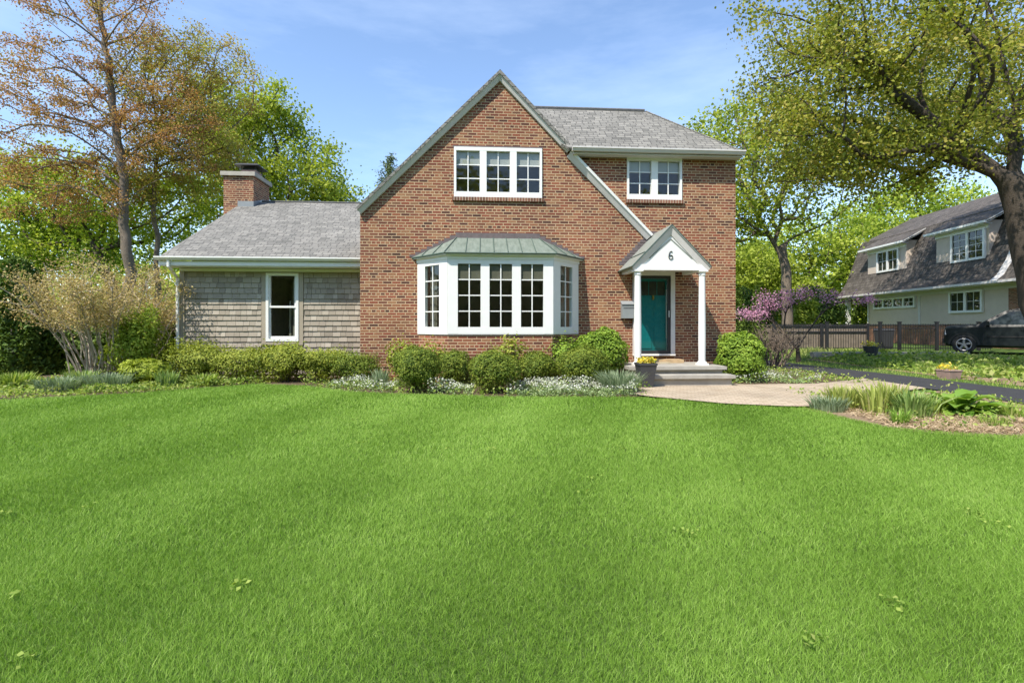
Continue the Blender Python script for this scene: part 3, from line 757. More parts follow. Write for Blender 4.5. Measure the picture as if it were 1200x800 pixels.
def hpos(s, v, z=0):
    c, si = math.cos(HOUSE_ROT), math.sin(HOUSE_ROT)
    return (s * c - v * si, 12.4 + s * si + v * c, z)

# steps, mailbox, pots ---------------------------------------------------------
st = thing('front_steps', 'grey stone stoop with two wide treads under the portico', 'steps', hpos(3.5, 0), HOUSE_ROT)
m = MB(); m.box(-.98, 1.08, -1.36, -.012, .0, .345); m.build('riser', M['concrete'], st)
m = MB(); m.box(-1.04, 1.145, -1.45, -.012, .345, .415); m.build('landing', M['stone'], st)
m = MB(); m.box(-.98, 1.10, -1.74, -1.362, .0, .185); m.build('riser', M['concrete'], st)
m = MB(); m.box(-1.02, 1.157, -1.81, -1.362, .185, .255); m.build('tread', M['stone'], st)
m = MB(); m.box(-.52, .60, -.42, -.105, .417, .50); so = m.build('door_step', M['wood'], st)
m = MB(); m.box(-.52, .20, -.62, -.43, .417, .445); m.build('door_mat', M['mat_fabric'], st)

mbx = thing('mailbox', 'grey metal mailbox on the brick wall beside the teal door', 'mailbox', hpos(2.84, -.005, 1.49), HOUSE_ROT)
m = MB(); m.prism([(-.165, 0, 0), (-.165, -.13, 0), (-.165, -.13, .32), (-.165, 0, .40)], (.33, 0, 0)); mo = m.build('box', M['grey_metal'], mbx)
m = MB(); m.hexa([(-.175, -.15, .33), (.175, -.15, .33), (.175, .0, .415), (-.175, .0, .415), (-.175, -.15, .345), (.175, -.15, .345), (.175, .0, .43), (-.175, .0, .43)]); m.build('lid', M['grey_metal'], mbx)
m = MB(); m.box(-.13, .13, -.134, -.1305, .24, .255); m.build('slot', M['dark_metal'], mo)

def leaf_obj(name, P, size, mat, parent=None, aspect=.7, up=.5, tone=None, direc=None, nrm=None):
    t = np.clip(rng.normal(.5, .25, len(P)), 0, 1) if tone is None else np.clip(tone, 0, 1)
    return array_mesh(name, leaf_verts(P, size, aspect, up, direc, None, nrm), t, M[mat] if isinstance(mat, str) else mat, [(0, 1, 2, 3)], parent)

pot = thing('flower_pot', 'tall tapered charcoal pot of yellow pansies beside the front steps', 'planter', (2.80, 10.72, .034), R(4))
m = MB(); m.hexa([(-.115, -.115, 0), (.115, -.115, 0), (.115, .115, 0), (-.115, .115, 0), (-.18, -.18, .47), (.18, -.18, .47), (.18, .18, .47), (-.18, .18, .47)])
pv = m.build('pot', M['charcoal'], pot)
m = MB(); m.box(-.19, .19, -.19, -.155, .455, .50); m.box(-.19, .19, .155, .19, .455, .50); m.box(-.19, -.155, -.155, .155, .455, .50); m.box(.155, .19, -.155, .155, .455, .50); m.build('rim', M['charcoal'], pot)
P = np.stack([rng.uniform(-.17, .17, 260), rng.uniform(-.17, .17, 260), .50 + rng.uniform(0, .11, 260)], 1)
leaf_obj('pansies', P, np.full(260, .055), 'yellow', pot, .9, 1.0, rng.uniform(0, 1, 260))

pot2 = thing('clay_planter', 'low square clay planter standing alone beyond the driveway', 'planter', (10.75, 12.6, g1(10.75, 12.6)), R(10))
m = MB(); m.hexa([(-.15, -.15, 0), (.15, -.15, 0), (.15, .15, 0), (-.15, .15, 0), (-.18, -.18, .20), (.18, -.18, .20), (.18, .18, .20), (-.18, .18, .20)]); m.build('pot', M['terracotta'], pot2)
m = MB(); m.box(-.19, .19, -.19, .19, .20, .225); m.build('rim', M['terracotta'], pot2)
P = rng.normal(0, 1, (70, 3)) * (.09, .09, .05) + (-.08, 0, .29); leaf_obj('flowers', P, np.full(70, .06), 'yellow', pot2, .8, .6)
pot3 = thing('black_pot', 'black pot with a few yellow flowers near the metal gate', 'planter', (12.9, 18.4, g1(12.9, 18.4)))
m = MB(); m.lathe([(.17, 0), (.24, .34), (.26, .34), (.26, .38), (.22, .38)], n=18); m.build('pot', M['charcoal'], pot3)
P = rng.normal(0, 1, (110, 3)) * (.12, .12, .06) + (0, 0, .44); leaf_obj('flowers', P, np.full(110, .08), 'yellow', pot3, .8, .6, rng.uniform(0, 1, 110))

# ------------------------------------------------------------------ shrubs
def lump_dir(d, seed, amp, f=3.):
    r = np.random.default_rng(seed); v = np.zeros(len(d))
    for k in range(9):
        a = unit(r.normal(size=3)); v += np.sin(d @ a * f * r.uniform(.7, 2.2) + r.uniform(0, 6.28))
    return 1 + amp * v / 3

def shrub(name, label, loc, rx, ry, h, n, size, mat, group=None, amp=.10, aspect=.45, fill=.55, cat='shrub', seed=0, flat=.12, up=.4, stems=7, sm='twig', spiky=0., outw=0.):
    r = np.random.default_rng(seed)
    z0 = g1(loc[0], loc[1])
    t = thing(name, label, cat, (loc[0], loc[1], z0 + .008), 0, group)
    d = unit(r.normal(size=(n, 3)))
    d[:, 2] = np.where((d[:, 2] < -.3) & (r.random(n) < .45), -d[:, 2], d[:, 2])
    rad = (1 - fill * r.random(n) ** 1.6) * lump_dir(d, seed + 1, amp)
    fine = lump_dir(d, seed + 2, .06, 9.)
    if spiky: rad = rad * (1 + spiky * np.maximum(0, r.normal(0, 1, n)) * (d[:, 2] > .1))
    c = h * .52
    P = d * (rad * fine)[:, None] * np.array([rx, ry, h * .48]) + np.array([0, 0, c])
    P[:, 2] = np.maximum(P[:, 2], flat * r.random(n) * h)
    cl = lump_dir(d, seed + 5, .5, 7.) - 1
    tone = .48 + .22 * cl + r.normal(0, .18, n)
    direc = d * outw + np.array([0, 0, .3]) if outw else None
    fo = leaf_obj('foliage', P, np.full(n, size), mat, t, aspect, up, tone, direc, d + np.array([0, 0, .25]))
    m = MB()
    for k in range(stems):
        a = 2 * math.pi * k / stems + r.uniform(-.3, .3); q = r.uniform(.35, .75)
        p1 = (math.cos(a) * rx * q, math.sin(a) * ry * q, h * r.uniform(.55, .85))
        m.tube([(math.cos(a) * .04, math.sin(a) * .04, -.05), (p1[0] * .45, p1[1] * .45, p1[2] * .5), p1], [.016, .012, .005], 5)
    m.build('stem', M[sm], t)
    return t

YG = 'clipped yew balls along the lawn edge'
shrub('yew_shrub', 'clipped round yew standing leftmost and nearest the lawn', (-1.86, 9.98), .47, .44, .90, 15000, .042, 'yew', YG, spiky=.02, amp=.09, seed=11)
shrub('yew_shrub', 'smaller round yew set back between the two nearest clipped yews', (-1.24, 11.0), .40, .38, .78, 11000, .042, 'yew', YG, spiky=.02, amp=.09, seed=12)
shrub('yew_shrub', 'clipped round yew in front of the centre of the bay window', (-.36, 9.95), .48, .44, .82, 15000, .042, 'yew', YG, spiky=.02, amp=.09, seed=13)
shrub('yew_shrub', 'low yew set back under the right part of the bay window', (.52, 11.2), .42, .4, .74, 11000, .042, 'yew', YG, spiky=.02, amp=.09, seed=14)
shrub('yew_shrub', 'widest yew mound, behind the white flowers and left of the lavender clump', (1.47, 10.75), .55, .5, .86, 17000, .042, 'yew', YG, spiky=.02, amp=.09, seed=15)
shrub('boxwood_shrub', 'tall rounded bright green boxwood against the brick left of the mailbox', (2.06, 11.75), .56, .45, 1.2, 11000, .065, 'box', None, seed=16, amp=.13, aspect=.6)
shrub('boxwood_shrub', 'rounded bright green boxwood at the right corner of the brick house', (5.36, 12.05), .62, .55, 1.08, 11500, .065, 'box', None, seed=17, amp=.12, aspect=.6)
HG = 'loose yellow-green shrubs along the shingled wing'
for i, (x, y, rx, h, lb) in enumerate([(-7.25, 11.9, .62, .82, 'loose yellow-green shrub at the downspout end of the shingled wing'),
        (-6.25, 12.0, .62, .78, 'loose yellow-green shrub under the left side of the wing window'),
        (-5.3, 12.0, .66, .86, 'loose yellow-green shrub under the right side of the wing window'),
        (-4.4, 11.9, .58, .74, 'loose yellow-green shrub where shingled wing meets brick'),
        (-3.55, 11.65, .55, .66, 'low dark-leaved shrub before the left end of the brick wall')]):
    shrub('spirea_shrub', lb, (x, y), rx, .5, h, 7500, (.066, .058, .072, .06, .05)[i], 'spirea' if i < 4 else 'yew', HG, amp=.28, aspect=.45, seed=30 + i, spiky=.26, outw=.7)
RG = 'leafy rose bushes against the house wall'
for i, (x, y, h, lb) in enumerate([(-2.5, 11.75, .95, 'loose rose bush left of the bay, behind the first yew'), (-1.75, 11.15, .85, 'rose bush below the left corner of the bay'),
        (-.05, 11.1, 1.0, 'straggly rose bush below the middle of the bay'), (1.2, 11.55, 1.02, 'leafy rose bush at the right corner of the bay')]):
    shrub('rose_bush', lb, (x, y), .42, .28, h, 1500, .07, 'box' if i == 3 else 'spirea', RG, amp=.2, aspect=.6, seed=50 + i, spiky=.18, fill=.9, stems=12)
shrub('lime_shrub', 'bright yellow-green shrub at the left corner of the shingled wing', (-8.75, 11.95), .55, .5, 1.6, 6000, .085, 'lime', None, amp=.22, seed=60, spiky=.08)
shrub('rhododendron', 'low broad leafy green shrub in front of the lime shrub', (-8.0, 11.2), .5, .35, .55, 2200, .11, 'green', None, amp=.18, seed=61)
def cone_shrub(name, label, loc, r0, h, n, size, mat, seed, group=None, p=.8):
    r = np.random.default_rng(seed); z0 = g1(*loc[:2])
    t = thing(name, label, 'evergreen', (loc[0], loc[1], z0), 0, group)
    z = r.random(n) ** 1.2; a = r.uniform(0, 2 * np.pi, n); q = (1 - .5 * r.random(n) ** 2)
    d = np.stack([np.cos(a), np.sin(a), (z - .4) * 1.5], 1)
    rad = r0 * (1 - z ** 1.6) ** p * q * lump_dir(unit(d), seed, .18, 5.) + .02
    P = np.stack([np.cos(a) * rad, np.sin(a) * rad, .04 * h + z * h * .96], 1)
    tone = .42 + .25 * (lump_dir(unit(d), seed + 3, .5, 8.) - 1) + r.normal(0, .18, n)
    direc = np.stack([np.cos(a) * .6, np.sin(a) * .6, np.full(n, .8)], 1)
    leaf_obj('foliage', P, np.full(n, size), mat, t, .4, .2, tone, direc)
    m = MB(); m.tube([(0, 0, -.1), (0, 0, h * .85)], [.07 * h / 3, .015], 7); m.build('trunk', M['bark'], t)
    return t
cone_shrub('evergreen_shrub', 'tall dark evergreen at the far left edge of the bed', (-13.2, 13.6), .95, 3.1, 9000, .16, 'conifer', 70, p=.5)
shrub('evergreen_shrub', 'broad dark evergreen behind the stems of the tan shrub', (-11.9, 14.4), 1.15, .8, 1.7, 9000, .13, 'conifer', None, seed=71, cat='evergreen', amp=.14)
shrub('evergreen_shrub', 'dark evergreen mass between tan shrub and shingled wing', (-9.9, 14.6), 1.1, .8, 1.9, 8000, .13, 'conifer', None, seed=72, cat='evergreen', amp=.14)
AG = 'slim evergreens beyond the house corner'
cone_shrub('arborvitae', 'slim dark arborvitae touching the right house corner', (8.95, 20.2), .42, 2.75, 4000, .12, 'conifer', 73, AG)
cone_shrub('arborvitae', 'slim dark arborvitae just left of the pink redbud', (9.75, 20.4), .42, 2.9, 4000, .12, 'conifer', 74, AG)

# vase-shaped multi-stem shrub with pale tan young leaves
def vase(name, label, loc, rc, h, nst, seed, mat, leaf, per, sm='twig_grey', zc=.45, cat='shrub', lean=1.0, sx=1.):
    r = np.random.default_rng(seed); z0 = g1(*loc)
    t = thing(name, label, cat, (loc[0], loc[1], z0))
    m = MB(); tips = []; k_b = .12
    for k in range(nst):
        a = r.uniform(0, 2 * math.pi); q = math.sqrt(r.uniform(.02, 1)) * rc * .92; b = rc * .36 * math.sqrt(r.uniform(.02, 1))
        e = Vector((math.cos(a) * q * sx, math.sin(a) * q, h * r.uniform(.72, 1.0) * (1 - .28 * (q / rc) ** 2)))
        s0 = Vector((math.cos(a) * b, math.sin(a) * b, -.05))
        pts = []
        for i in range(7):
            u = i / 6; p = s0.lerp(e, u); p.x -= (e.x - s0.x) * k_b * math.sin(math.pi * u); p.y -= (e.y - s0.y) * k_b * math.sin(math.pi * u)
            p += Vector(r.normal(0, .03, 3)) * (0 if i == 0 else 1); pts.append(p)
        m.tube(pts, [.018 * (1 - .8 * i / 6) + .003 for i in range(7)], 5)
        for j in range(7):
            u = r.uniform(.5, 1.0); i = min(5, int(u * 6)); p = pts[i].lerp(pts[i + 1], u * 6 - i)
            tw = p + Vector((r.normal(0, .28), r.normal(0, .28), r.uniform(.05, .4))); m.tube([p, p.lerp(tw, .5) + Vector(r.normal(0, .02, 3)), tw], [.008, .006, .002], 4)
            tips += [tw, p.lerp(tw, .55)]
        tips += pts[4:]
    m.build('stem', M[sm], t)
    tips = np.array([tuple(p) for p in tips]); tips = tips[tips[:, 2] > h * zc]
    P = np.repeat(tips, per, 0) + r.normal(0, .10, (len(tips) * per, 3))
    tone = np.repeat(r.normal(.5, .2, len(tips)), per) + r.normal(0, .16, len(P))
    leaf_obj('foliage', P, np.full(len(P), leaf), mat, t, .5, .3, tone)
    return t
vase('multi_stem_shrub', 'large vase-shaped shrub of grey stems with tan young leaves left of the wing', (-9.7, 12.35), 2.2, 2.95, 58, 81, 'tan', .055, 26)
vase('twiggy_shrub', 'bare pinkish twiggy shrub behind the right boxwood', (8.3, 16.4), 1.0, 1.25, 44, 82, 'tan', .03, 1, sm='twig', zc=.8)

# clumps of strap leaves, hostas, sages
def straps(name, label, loc, n, h, spread, w, mat, seed, group=None, cat='plant', arch=.6):
    r = np.random.default_rng(seed); t = g1(*loc)
    a = r.uniform(0, 2 * np.pi, n); q = np.sqrt(r.random(n)) * spread * .45
    B = np.stack([np.cos(a) * q, np.sin(a) * q, np.full(n, -.01)], 1)
    out = np.stack([np.cos(a), np.sin(a), np.zeros(n)], 1) + r.normal(0, .25, (n, 3)) * (1, 1, 0)
    H_ = h * r.uniform(.55, 1.05, n); ar = arch * r.uniform(.2, 1.1, n)
    W = np.stack([-np.sin(a), np.cos(a), np.zeros(n)], 1); W = unit(W + r.normal(0, .5, (n, 3)) * (1, 1, 0)) * (w * r.uniform(.6, 1.2, n) * .5)[:, None]
    def at(u): return B + out * (H_ * ar * u ** 1.8)[:, None] + np.array([0, 0, 1.0]) * (H_ * (u - .35 * ar * u ** 3))[:, None]
    V = np.stack([at(0) - W * .7, at(0) + W * .7, at(.5) + W, at(.5) - W, at(.8) + W * .7, at(.8) - W * .7, at(1.0)], 1)
    o = array_mesh(name, V, np.clip(r.normal(.5, .25, n), 0, 1), M[mat], [(0, 1, 2, 3), (3, 2, 4, 5), (5, 4, 6)])
    o.location = (loc[0], loc[1], t + .01)
    tag(o, label, cat, group)
    return o
LB_ = 'perennial clumps in the left bed'
straps('grass_clump', 'bright green grassy clump at the far left end of the bed', (-10.6, 10.9), 420, .38, .7, .02, 'cover', 91, LB_)
straps('sage_clump', 'grey-green clump leftmost along the front of the left bed', (-9.0, 10.2), 500, .34, .75, .018, 'sage', 92, LB_)
straps('sage_clump', 'grey-green clump in front of the tan shrub stems', (-8.3, 10.5), 600, .40, .8, .018, 'sage', 93, LB_)
straps('iris_clump', 'stiff blue-green iris clump right of the tan shrub', (-7.9, 11.55), 170, .52, .45, .035, 'sage', 94, LB_, arch=.25)
straps('iris_clump', 'small iris clump in front of the downspout', (-7.35, 10.9), 130, .42, .4, .03, 'iris', 95, LB_, arch=.4)
straps('daylily_clump', 'low arching green clump beside the lawn below the wing downspout', (-6.7, 11.1), 240, .32, .55, .025, 'cover', 96, LB_)
straps('daylily_clump', 'low arching green clump behind the grey-green sage', (-9.4, 11.2), 240, .40, .55, .025, 'iris', 97, LB_)
straps('daffodil_clump', 'strappy daffodil clump left of the first yew', (-2.75, 10.6), 110, .46, .35, .022, 'sage', 98, None, arch=.3)
straps('lavender_clump', 'grey-green lavender clump at the lawn corner beside the charcoal pot', (2.1, 10.0), 900, .50, .75, .012, 'sage', 99, None)
IB = 'perennial clumps in the island bed'
straps('catmint_clump', 'low grey-green clump at the left tip of the island bed', (4.95, 8.0), 420, .26, .55, .014, 'sage', 101, IB)
straps('sedum_clump', 'feathery green clump second from the left in the island bed', (5.35, 8.25), 420, .40, .55, .016, 'lily', 102, IB, arch=.35)
straps('daylily_clump', 'tall yellow-green fan of upright leaves in the island bed', (5.55, 7.75), 150, .50, .42, .03, 'lily', 103, IB, arch=.35)
straps('daylily_clump', 'yellow-green upright clump behind the blue-green iris', (5.98, 8.05), 150, .48, .42, .03, 'lily', 104, IB, arch=.35)
straps('iris_clump', 'blue-green arching iris clump in the middle of the island bed', (5.85, 7.5), 230, .46, .5, .022, 'iris', 105, IB, arch=.6)
straps('grass_tuft', 'small dark green grass tuft at the front of the island bed', (5.3, 7.0), 130, .24, .2, .012, 'grass', 106, IB)
straps('grass_clump', 'loose green clump between the iris and the broad-leaved plant', (6.35, 7.75), 200, .34, .4, .018, 'cover', 107, IB)
straps('grass_clump', 'loose green grass clump at the right edge of the island bed', (7.3, 7.5), 260, .24, .6, .014, 'cover', 108, IB)
straps('grass_clump', 'low grass clump in front of the broad-leaved plant', (6.5, 6.9), 140, .17, .4, .010, 'cover', 109, IB)

def hosta(name, label, loc, n, h, L, seed):
    r = np.random.default_rng(seed); V = []; tn = []
    for k in range(n):
        a = r.uniform(0, 2 * math.pi); el = r.uniform(.15, 1.25); ln = L * r.uniform(.7, 1.1)
        d = np.array([math.cos(a), math.sin(a), 0]); W = np.array([-math.sin(a), math.cos(a), 0]); wd = ln * .26
        B = d * r.uniform(0, .10) + np.array([0, 0, 0.02])
        def at(u): return B + d * (ln * math.cos(el) * u + .12 * ln * u * u) + np.array([0, 0, 1.]) * (ln * math.sin(el) * u - .30 * ln * u * u * u)
        cup = np.array([0, 0, wd * .35])
        q = []
        for u, s in ((.0, .12), (.3, .55), (.6, 1.0), (.85, .6)):
            q += [at(u) - W * wd * s + cup * s, at(u), at(u) + W * wd * s + cup * s]
        q.append(at(1.05)); V.append(q); tn.append(r.normal(.55, .22))
    fs = []
    for i in range(3):
        b = i * 3; fs += [(b, b + 1, b + 4, b + 3), (b + 1, b + 2, b + 5, b + 4)]
    fs += [(9, 10, 12), (10, 11, 12)]
    o = array_mesh(name, np.array(V), np.clip(tn, 0, 1), M['hosta'], fs); o.location = (loc[0], loc[1], g1(*loc) + .01)
    tag(o, label, 'plant'); return o
hosta('broad_leaf_plant', 'large-leaved bright green plant at the right of the island bed', (6.75, 7.75), 60, .5, .50, 120)

def scatter(name, label, regs, mat, size, hmax, cat='ground cover', tonef=None, aspect=.6, up=.8):
    Ps = []
    for (x0, x1, y0, y1, n) in regs:
        x = rng.uniform(x0, x1, n); y = rng.uniform(y0, y1, n); b = np.clip(.75 + .5 * smooth_noise(x, y, 5., 21), .15, 1.4)
        k = y > edge_y(x) - .02; x, y, b = x[k], y[k], b[k]
        Ps.append(np.stack([x, y, gz(x, y) + .015 + rng.random(len(x)) * hmax * b], 1))
    P = np.concatenate(Ps); u = rng.random(len(P))
    o = leaf_obj(name, P, np.full(len(P), size), mat, None, aspect, up, u if tonef is None else tonef(u, P))
    tag(o, label, cat, kind='stuff'); return o
def bloom(u, P): 
    z = (P[:, 2] - gz(P[:, 0], P[:, 1])); return np.where(z > .13, .55 + .5 * u, .55 * u)
scatter('white_flowers', 'low white-flowering ground cover between the yews and the lawn', [(.1, 2.3, 9.35, 10.3, 5200), (-3.9, -2.3, 9.75, 11.3, 2600), (-1.6, -.75, 9.5, 10.4, 1100), (4.8, 7.0, 11.4, 13.0, 2800), (-.1, .9, 9.4, 10.6, 1500)], 'flower', .042, .22, tonef=bloom)
scatter('bed_foliage', 'small leafy plants covering the bare soil of the beds', [(-13, -8.5, 8.8, 12.5, 8500), (-8.5, -5.5, 9.5, 11.8, 5500), (-4.6, -2.3, 9.9, 11.8, 1500), (-2.5, 2.6, 9.35, 11.6, 2600), (4.8, 8.3, 11.4, 15.5, 2500), (5.2, 8.4, 6.5, 9.8, 1300)], 'cover', .06, .16)
scatter('verge_foliage', 'low leafy plants in tan soil beyond the driveway', [(11.0, 16.5, 11.5, 18.9, 3000), (14, 19, 12.5, 16.8, 1600)], 'cover', .13, .22)
scatter('straw_mulch', 'dry straw and leaf litter on the island bed', [(5.0, 8.4, 6.2, 8.0, 5200), (5.35, 6.4, 6.45, 7.1, 1800)], 'straw', .13, .035, cat='mulch', aspect=.07, up=2.0)
# ------------------------------------------------------------------ trees
def tree(name, label, base, trunk, tr, lobes, ntip, per, leaf, mat, bark='bark', seed=0, spread=.45, group=None, rt=.012, droop=.0, shell=.5, extra=(), aspect=.8, inner=.35, cat='tree', zmin=0, asc=.25, pen=.5):
    r = np.random.default_rng(seed)
    z0 = g1(base[0], base[1])
    t = thing(name, label, cat, (base[0], base[1], z0), 0, group)
    nodes = []; par = []; plen = []
    def addn(p, pa):
        nodes.append(np.array(p, float)); par.append(pa); plen.append(0 if pa < 0 else plen[pa] + np.linalg.norm(nodes[-1] - nodes[pa])); return len(nodes) - 1
    def path(i, pts, wob=.05):
        for q in pts:
            a = nodes[i]; q = np.array(q, float); L = np.linalg.norm(q - a); k = max(1, int(L / .5))
            for j in range(1, k + 1):
                p = a + (q - a) * j / k + (r.normal(0, wob, 3) * (1, 1, .4) if j < k else 0); i = addn(p, i)
        return i
    i0 = addn((0, 0, -.15), -1); top = path(i0, trunk)
    free = [i for i in range(len(nodes)) if nodes[i][2] > zmin * trunk[-1][2]] if zmin else [top] + [top - 1]
    att = set(free)
    for src, pts in extra:       # explicit big limbs: start height on the trunk
        zi = min(range(len(nodes[:top + 1])), key=lambda q: abs(nodes[q][2] - src)); s = len(nodes); path(zi, pts, .05); att |= set(range(s, len(nodes)))
    W = np.array([l[6] for l in lobes], float); W /= W.sum()
    tips = []
    for _ in range(ntip):
        l = lobes[r.choice(len(lobes), p=W)]; d = unit(r.normal(size=3)); q = 1 - shell * r.random() ** 1.5 if r.random() > inner else r.random() ** .5
        tips.append(np.array(l[:3]) + d * q * np.array(l[3:6]))
    tp = nodes[top]; tips.sort(key=lambda p: np.linalg.norm(p - tp))
    tipi = []
    for p in tips:
        idx = np.array(sorted(att)); A = np.array([nodes[i] for i in idx]); D = np.linalg.norm(A - p, axis=1)
        cost = D + .22 * np.array([plen[i] for i in idx]) + pen * np.maximum(0, A[:, 2] - p[2]) + asc * np.maximum(0, A[:, 2] - p[2] + .7 * np.hypot(A[:, 0] - p[0], A[:, 1] - p[1]))
        i = int(idx[np.argmin(cost)]); a = nodes[i]; L = np.linalg.norm(p - a)
        k = max(2, int(L / .45)); pd = unit(nodes[i] - nodes[par[i]]) if par[i] >= 0 else np.array([0, 0, 1.])
        mid = a + (p - a) * .5 + pd * L * .13 + np.array([0, 0, L * .06])
        for j in range(1, k + 1):
            u = j / k; q = (1 - u) ** 2 * a + 2 * u * (1 - u) * mid + u * u * p
            q = q + (r.normal(0, .05, 3) if j < k else 0); i = addn(q, i); att.add(i)
        tipi.append(i)
    n = len(nodes); cnt = np.zeros(n)
    for i in tipi:
        while i >= 0: cnt[i] += 1; i = par[i]
    cnt = np.maximum(cnt, 1)
    ex = math.log(tr / rt) / math.log(max(2, cnt[0]))
    rad = rt * cnt ** ex
    Nn = np.array(nodes)
    zt = trunk[-1][2]; rad[top + 1:] = np.minimum(rad[top + 1:], tr * .36)
    for i in range(top + 1): rad[i] = tr * (1.0 - (.28 if zt < 7 else .62) * max(0, min(1, Nn[i][2] / max(zt, .1))) + .35 * max(0, 1 - max(0, Nn[i][2]) / .6) ** 2)
    kids = {}
    for i in range(n): kids.setdefault(par[i], []).append(i)
    mk = [max(kids[i], key=lambda q: cnt[q]) if kids.get(i) else -1 for i in range(n)]
    pa_ = np.array(par); mk = np.array(mk); ok = (np.arange(n) > top) & (mk >= 0)
    for _ in range(3): Nn[ok] = .4 * Nn[ok] + .3 * (Nn[pa_[ok]] + Nn[mk[ok]])
    m = MB(); stack = [0]; 
    def chain(i):
        c = [i]
        while kids.get(c[-1]):
            ks = sorted(kids[c[-1]], key=lambda q: -cnt[q]); 
            for q in ks[1:]: starts.append((c[-1], q))
            c.append(ks[0])
        return c
    starts = [(None, 0)]
    while starts:
        a, i = starts.pop()
        c = chain(i)
        pts = [Nn[q] for q in c]; rr = [rad[q] for q in c]
        if a is not None: pts = [Nn[a]] + pts; rr = [min(rad[a] * .8, rr[0] * 1.15)] + rr
        if len(pts) > 1: m.tube(pts, rr, 10 if rr[0] > .12 else (6 if rr[0] > .04 else 4), cap=False)
    m.build('trunk', M[bark], t, smooth=True)
    tipP = Nn[tipi]; ctr = np.array([l[:3] for l in lobes]).mean(0)
    tw = np.array([i for i in range(top + 1, n) if cnt[i] <= 2 and i not in set(tipi)])
    cen = np.concatenate([tipP, Nn[tw][r.random(len(tw)) < .45]]) if len(tw) else tipP
    per = int(per * 1.5); spread *= .74; leaf *= .86
    K = len(cen); P = np.repeat(cen, per, 0) + r.normal(0, 1, (K * per, 3)) * spread * np.array([1, 1, .65]) - np.array([0, 0, droop])
    tone = np.repeat(r.normal(.5, .17, K), per) + r.normal(0, .17, K * per)
    leaf_obj('crown', P, np.full(len(P), leaf), mat, t, aspect, .55, tone)
    return t

# right: large maple whose trunk stands at the picture edge
tree('maple_tree', 'large spreading maple with olive leaves and a thick dark trunk at the right edge', (14.2, 13.2), [(-.35, 0, 1.2), (-.75, 0, 2.6), (-1.0, 0, 3.65), (-1.35, 0, 5.0)], .41,
     [(-3.7, .5, 8.0, 4.0, 3.6, 2.7, 3.2), (-6.2, .6, 7.2, 2.0, 2.2, 2.3, 2.0), (-4.6, .6, 5.9, 1.8, 1.7, .9, .7), (-5.4, .4, 9.4, 2.7, 3, 1.8, 1.5), (0.1, 0, 8.6, 3.6, 3.5, 3.4, 1.2), (-2.2, 0, 11.0, 4.0, 3.5, 2.6, 1.2), (-4.1, .8, 5.7, 2.2, 2.2, .9, .7), (3.5, 6.0, 10.5, 4, 3.6, 2.6, 1.3)],
     560, 64, .105, 'maple', seed=201, spread=.42, rt=.010, inner=.3, asc=.08, pen=0, droop=.12,
     extra=[(4.95, [(-2.2, .1, 5.8), (-3.2, .2, 6.7), (-4.6, .3, 7.6)]), (4.95, [(-1.6, -.3, 7.0), (-2.1, -.4, 9.5)]), (4.9, [(-.8, .2, 6.6), (-.1, .2, 8.8)]), (4.9, [(-2.1, .9, 6.4), (-3.0, 1.6, 8.4)])])
tree('maple_tree', 'bright green maple with a stout grey trunk behind the house corner', (13.7, 25.5), [(0, 0, 2.0), (-.15, 0, 4.3), (-.25, 0, 5.0)], .28,
     [(-1.6, 0, 8.9, 3.6, 3.2, 3.2, 3), (-3.2, 0, 9.8, 1.9, 2.2, 2.2, 1.2), (.8, 0, 8.6, 3.0, 3, 3.0, 1.6), (-2.8, 0, 6.2, 2.0, 2, 1.2, .9), (0, 0, 11.5, 2.4, 2.4, 1.6, .8)],
     400, 24, .19, 'green', bark='bark_pale', seed=202, spread=.52, extra=[(4.6, [(-1.2, -.2, 6.0), (-2.2, -.2, 7.4)])])
tree('maple_tree', 'tall maple whose crown hangs over the neighbour roof behind the thick dark trunk', (23.6, 22.3), [(-.2, 0, 3), (-.6, .3, 6), (-1.2, .5, 8.5)], .3,
     [(-3.4, 1.0, 12.2, 3.6, 3.6, 2.2, 2), (-2.6, 3.5, 11.2, 3.4, 3.4, 1.8, 1.3), (-1.0, -1.5, 11.5, 3.2, 3, 2.2, 1.2), (-4.8, .5, 10.2, 2.0, 2.4, 1.2, .6)],
     260, 40, .15, 'maple', seed=213, spread=.42)
# left group
tree('maple_tree', 'tall bronze-leaved maple with a straight trunk at the left', (-16.2, 21.5), [(.1, 0, 3), (-.1, 0, 7), (-.6, 0, 11), (-1.1, 0, 15)], .24,
     [(-1.0, 0, 12.3, 3.6, 3.2, 4.6, 3.2), (-3.8, 0, 10.0, 3.0, 2.6, 3.2, 1.8), (-2.6, 0, 7.0, 3.2, 2.6, 1.6, 1.0), (1.8, 0, 9.5, 1.8, 2, 2.4, .8), (-1.0, 0, 16, 3.0, 2.6, 2.2, 1.)],
     560, 34, .115, 'bronze', bark='bark_pale', seed=203, spread=.27, zmin=.3, asc=.8, rt=.009, aspect=.6)
tree('maple_tree', 'slim-trunked orange and green maple nearest the shingled wing', (-16.4, 23.5), [(.1, 0, 4), (.0, 0, 8), (.3, 0, 11.5)], .15,
     [(.6, 0, 11.4, 2.7, 2.4, 3.4, 2.4), (2.6, 0, 12.6, 2.0, 2, 2.4, 1.2), (2.2, 0, 9.4, 2.0, 2, 2.2, 1.2), (-.6, 0, 8.0, 2.6, 2.2, 1.6, .8)],
     460, 36, .13, 'orange', bark='bark_pale', seed=204, spread=.33, zmin=.3, asc=.8, rt=.009, aspect=.6)
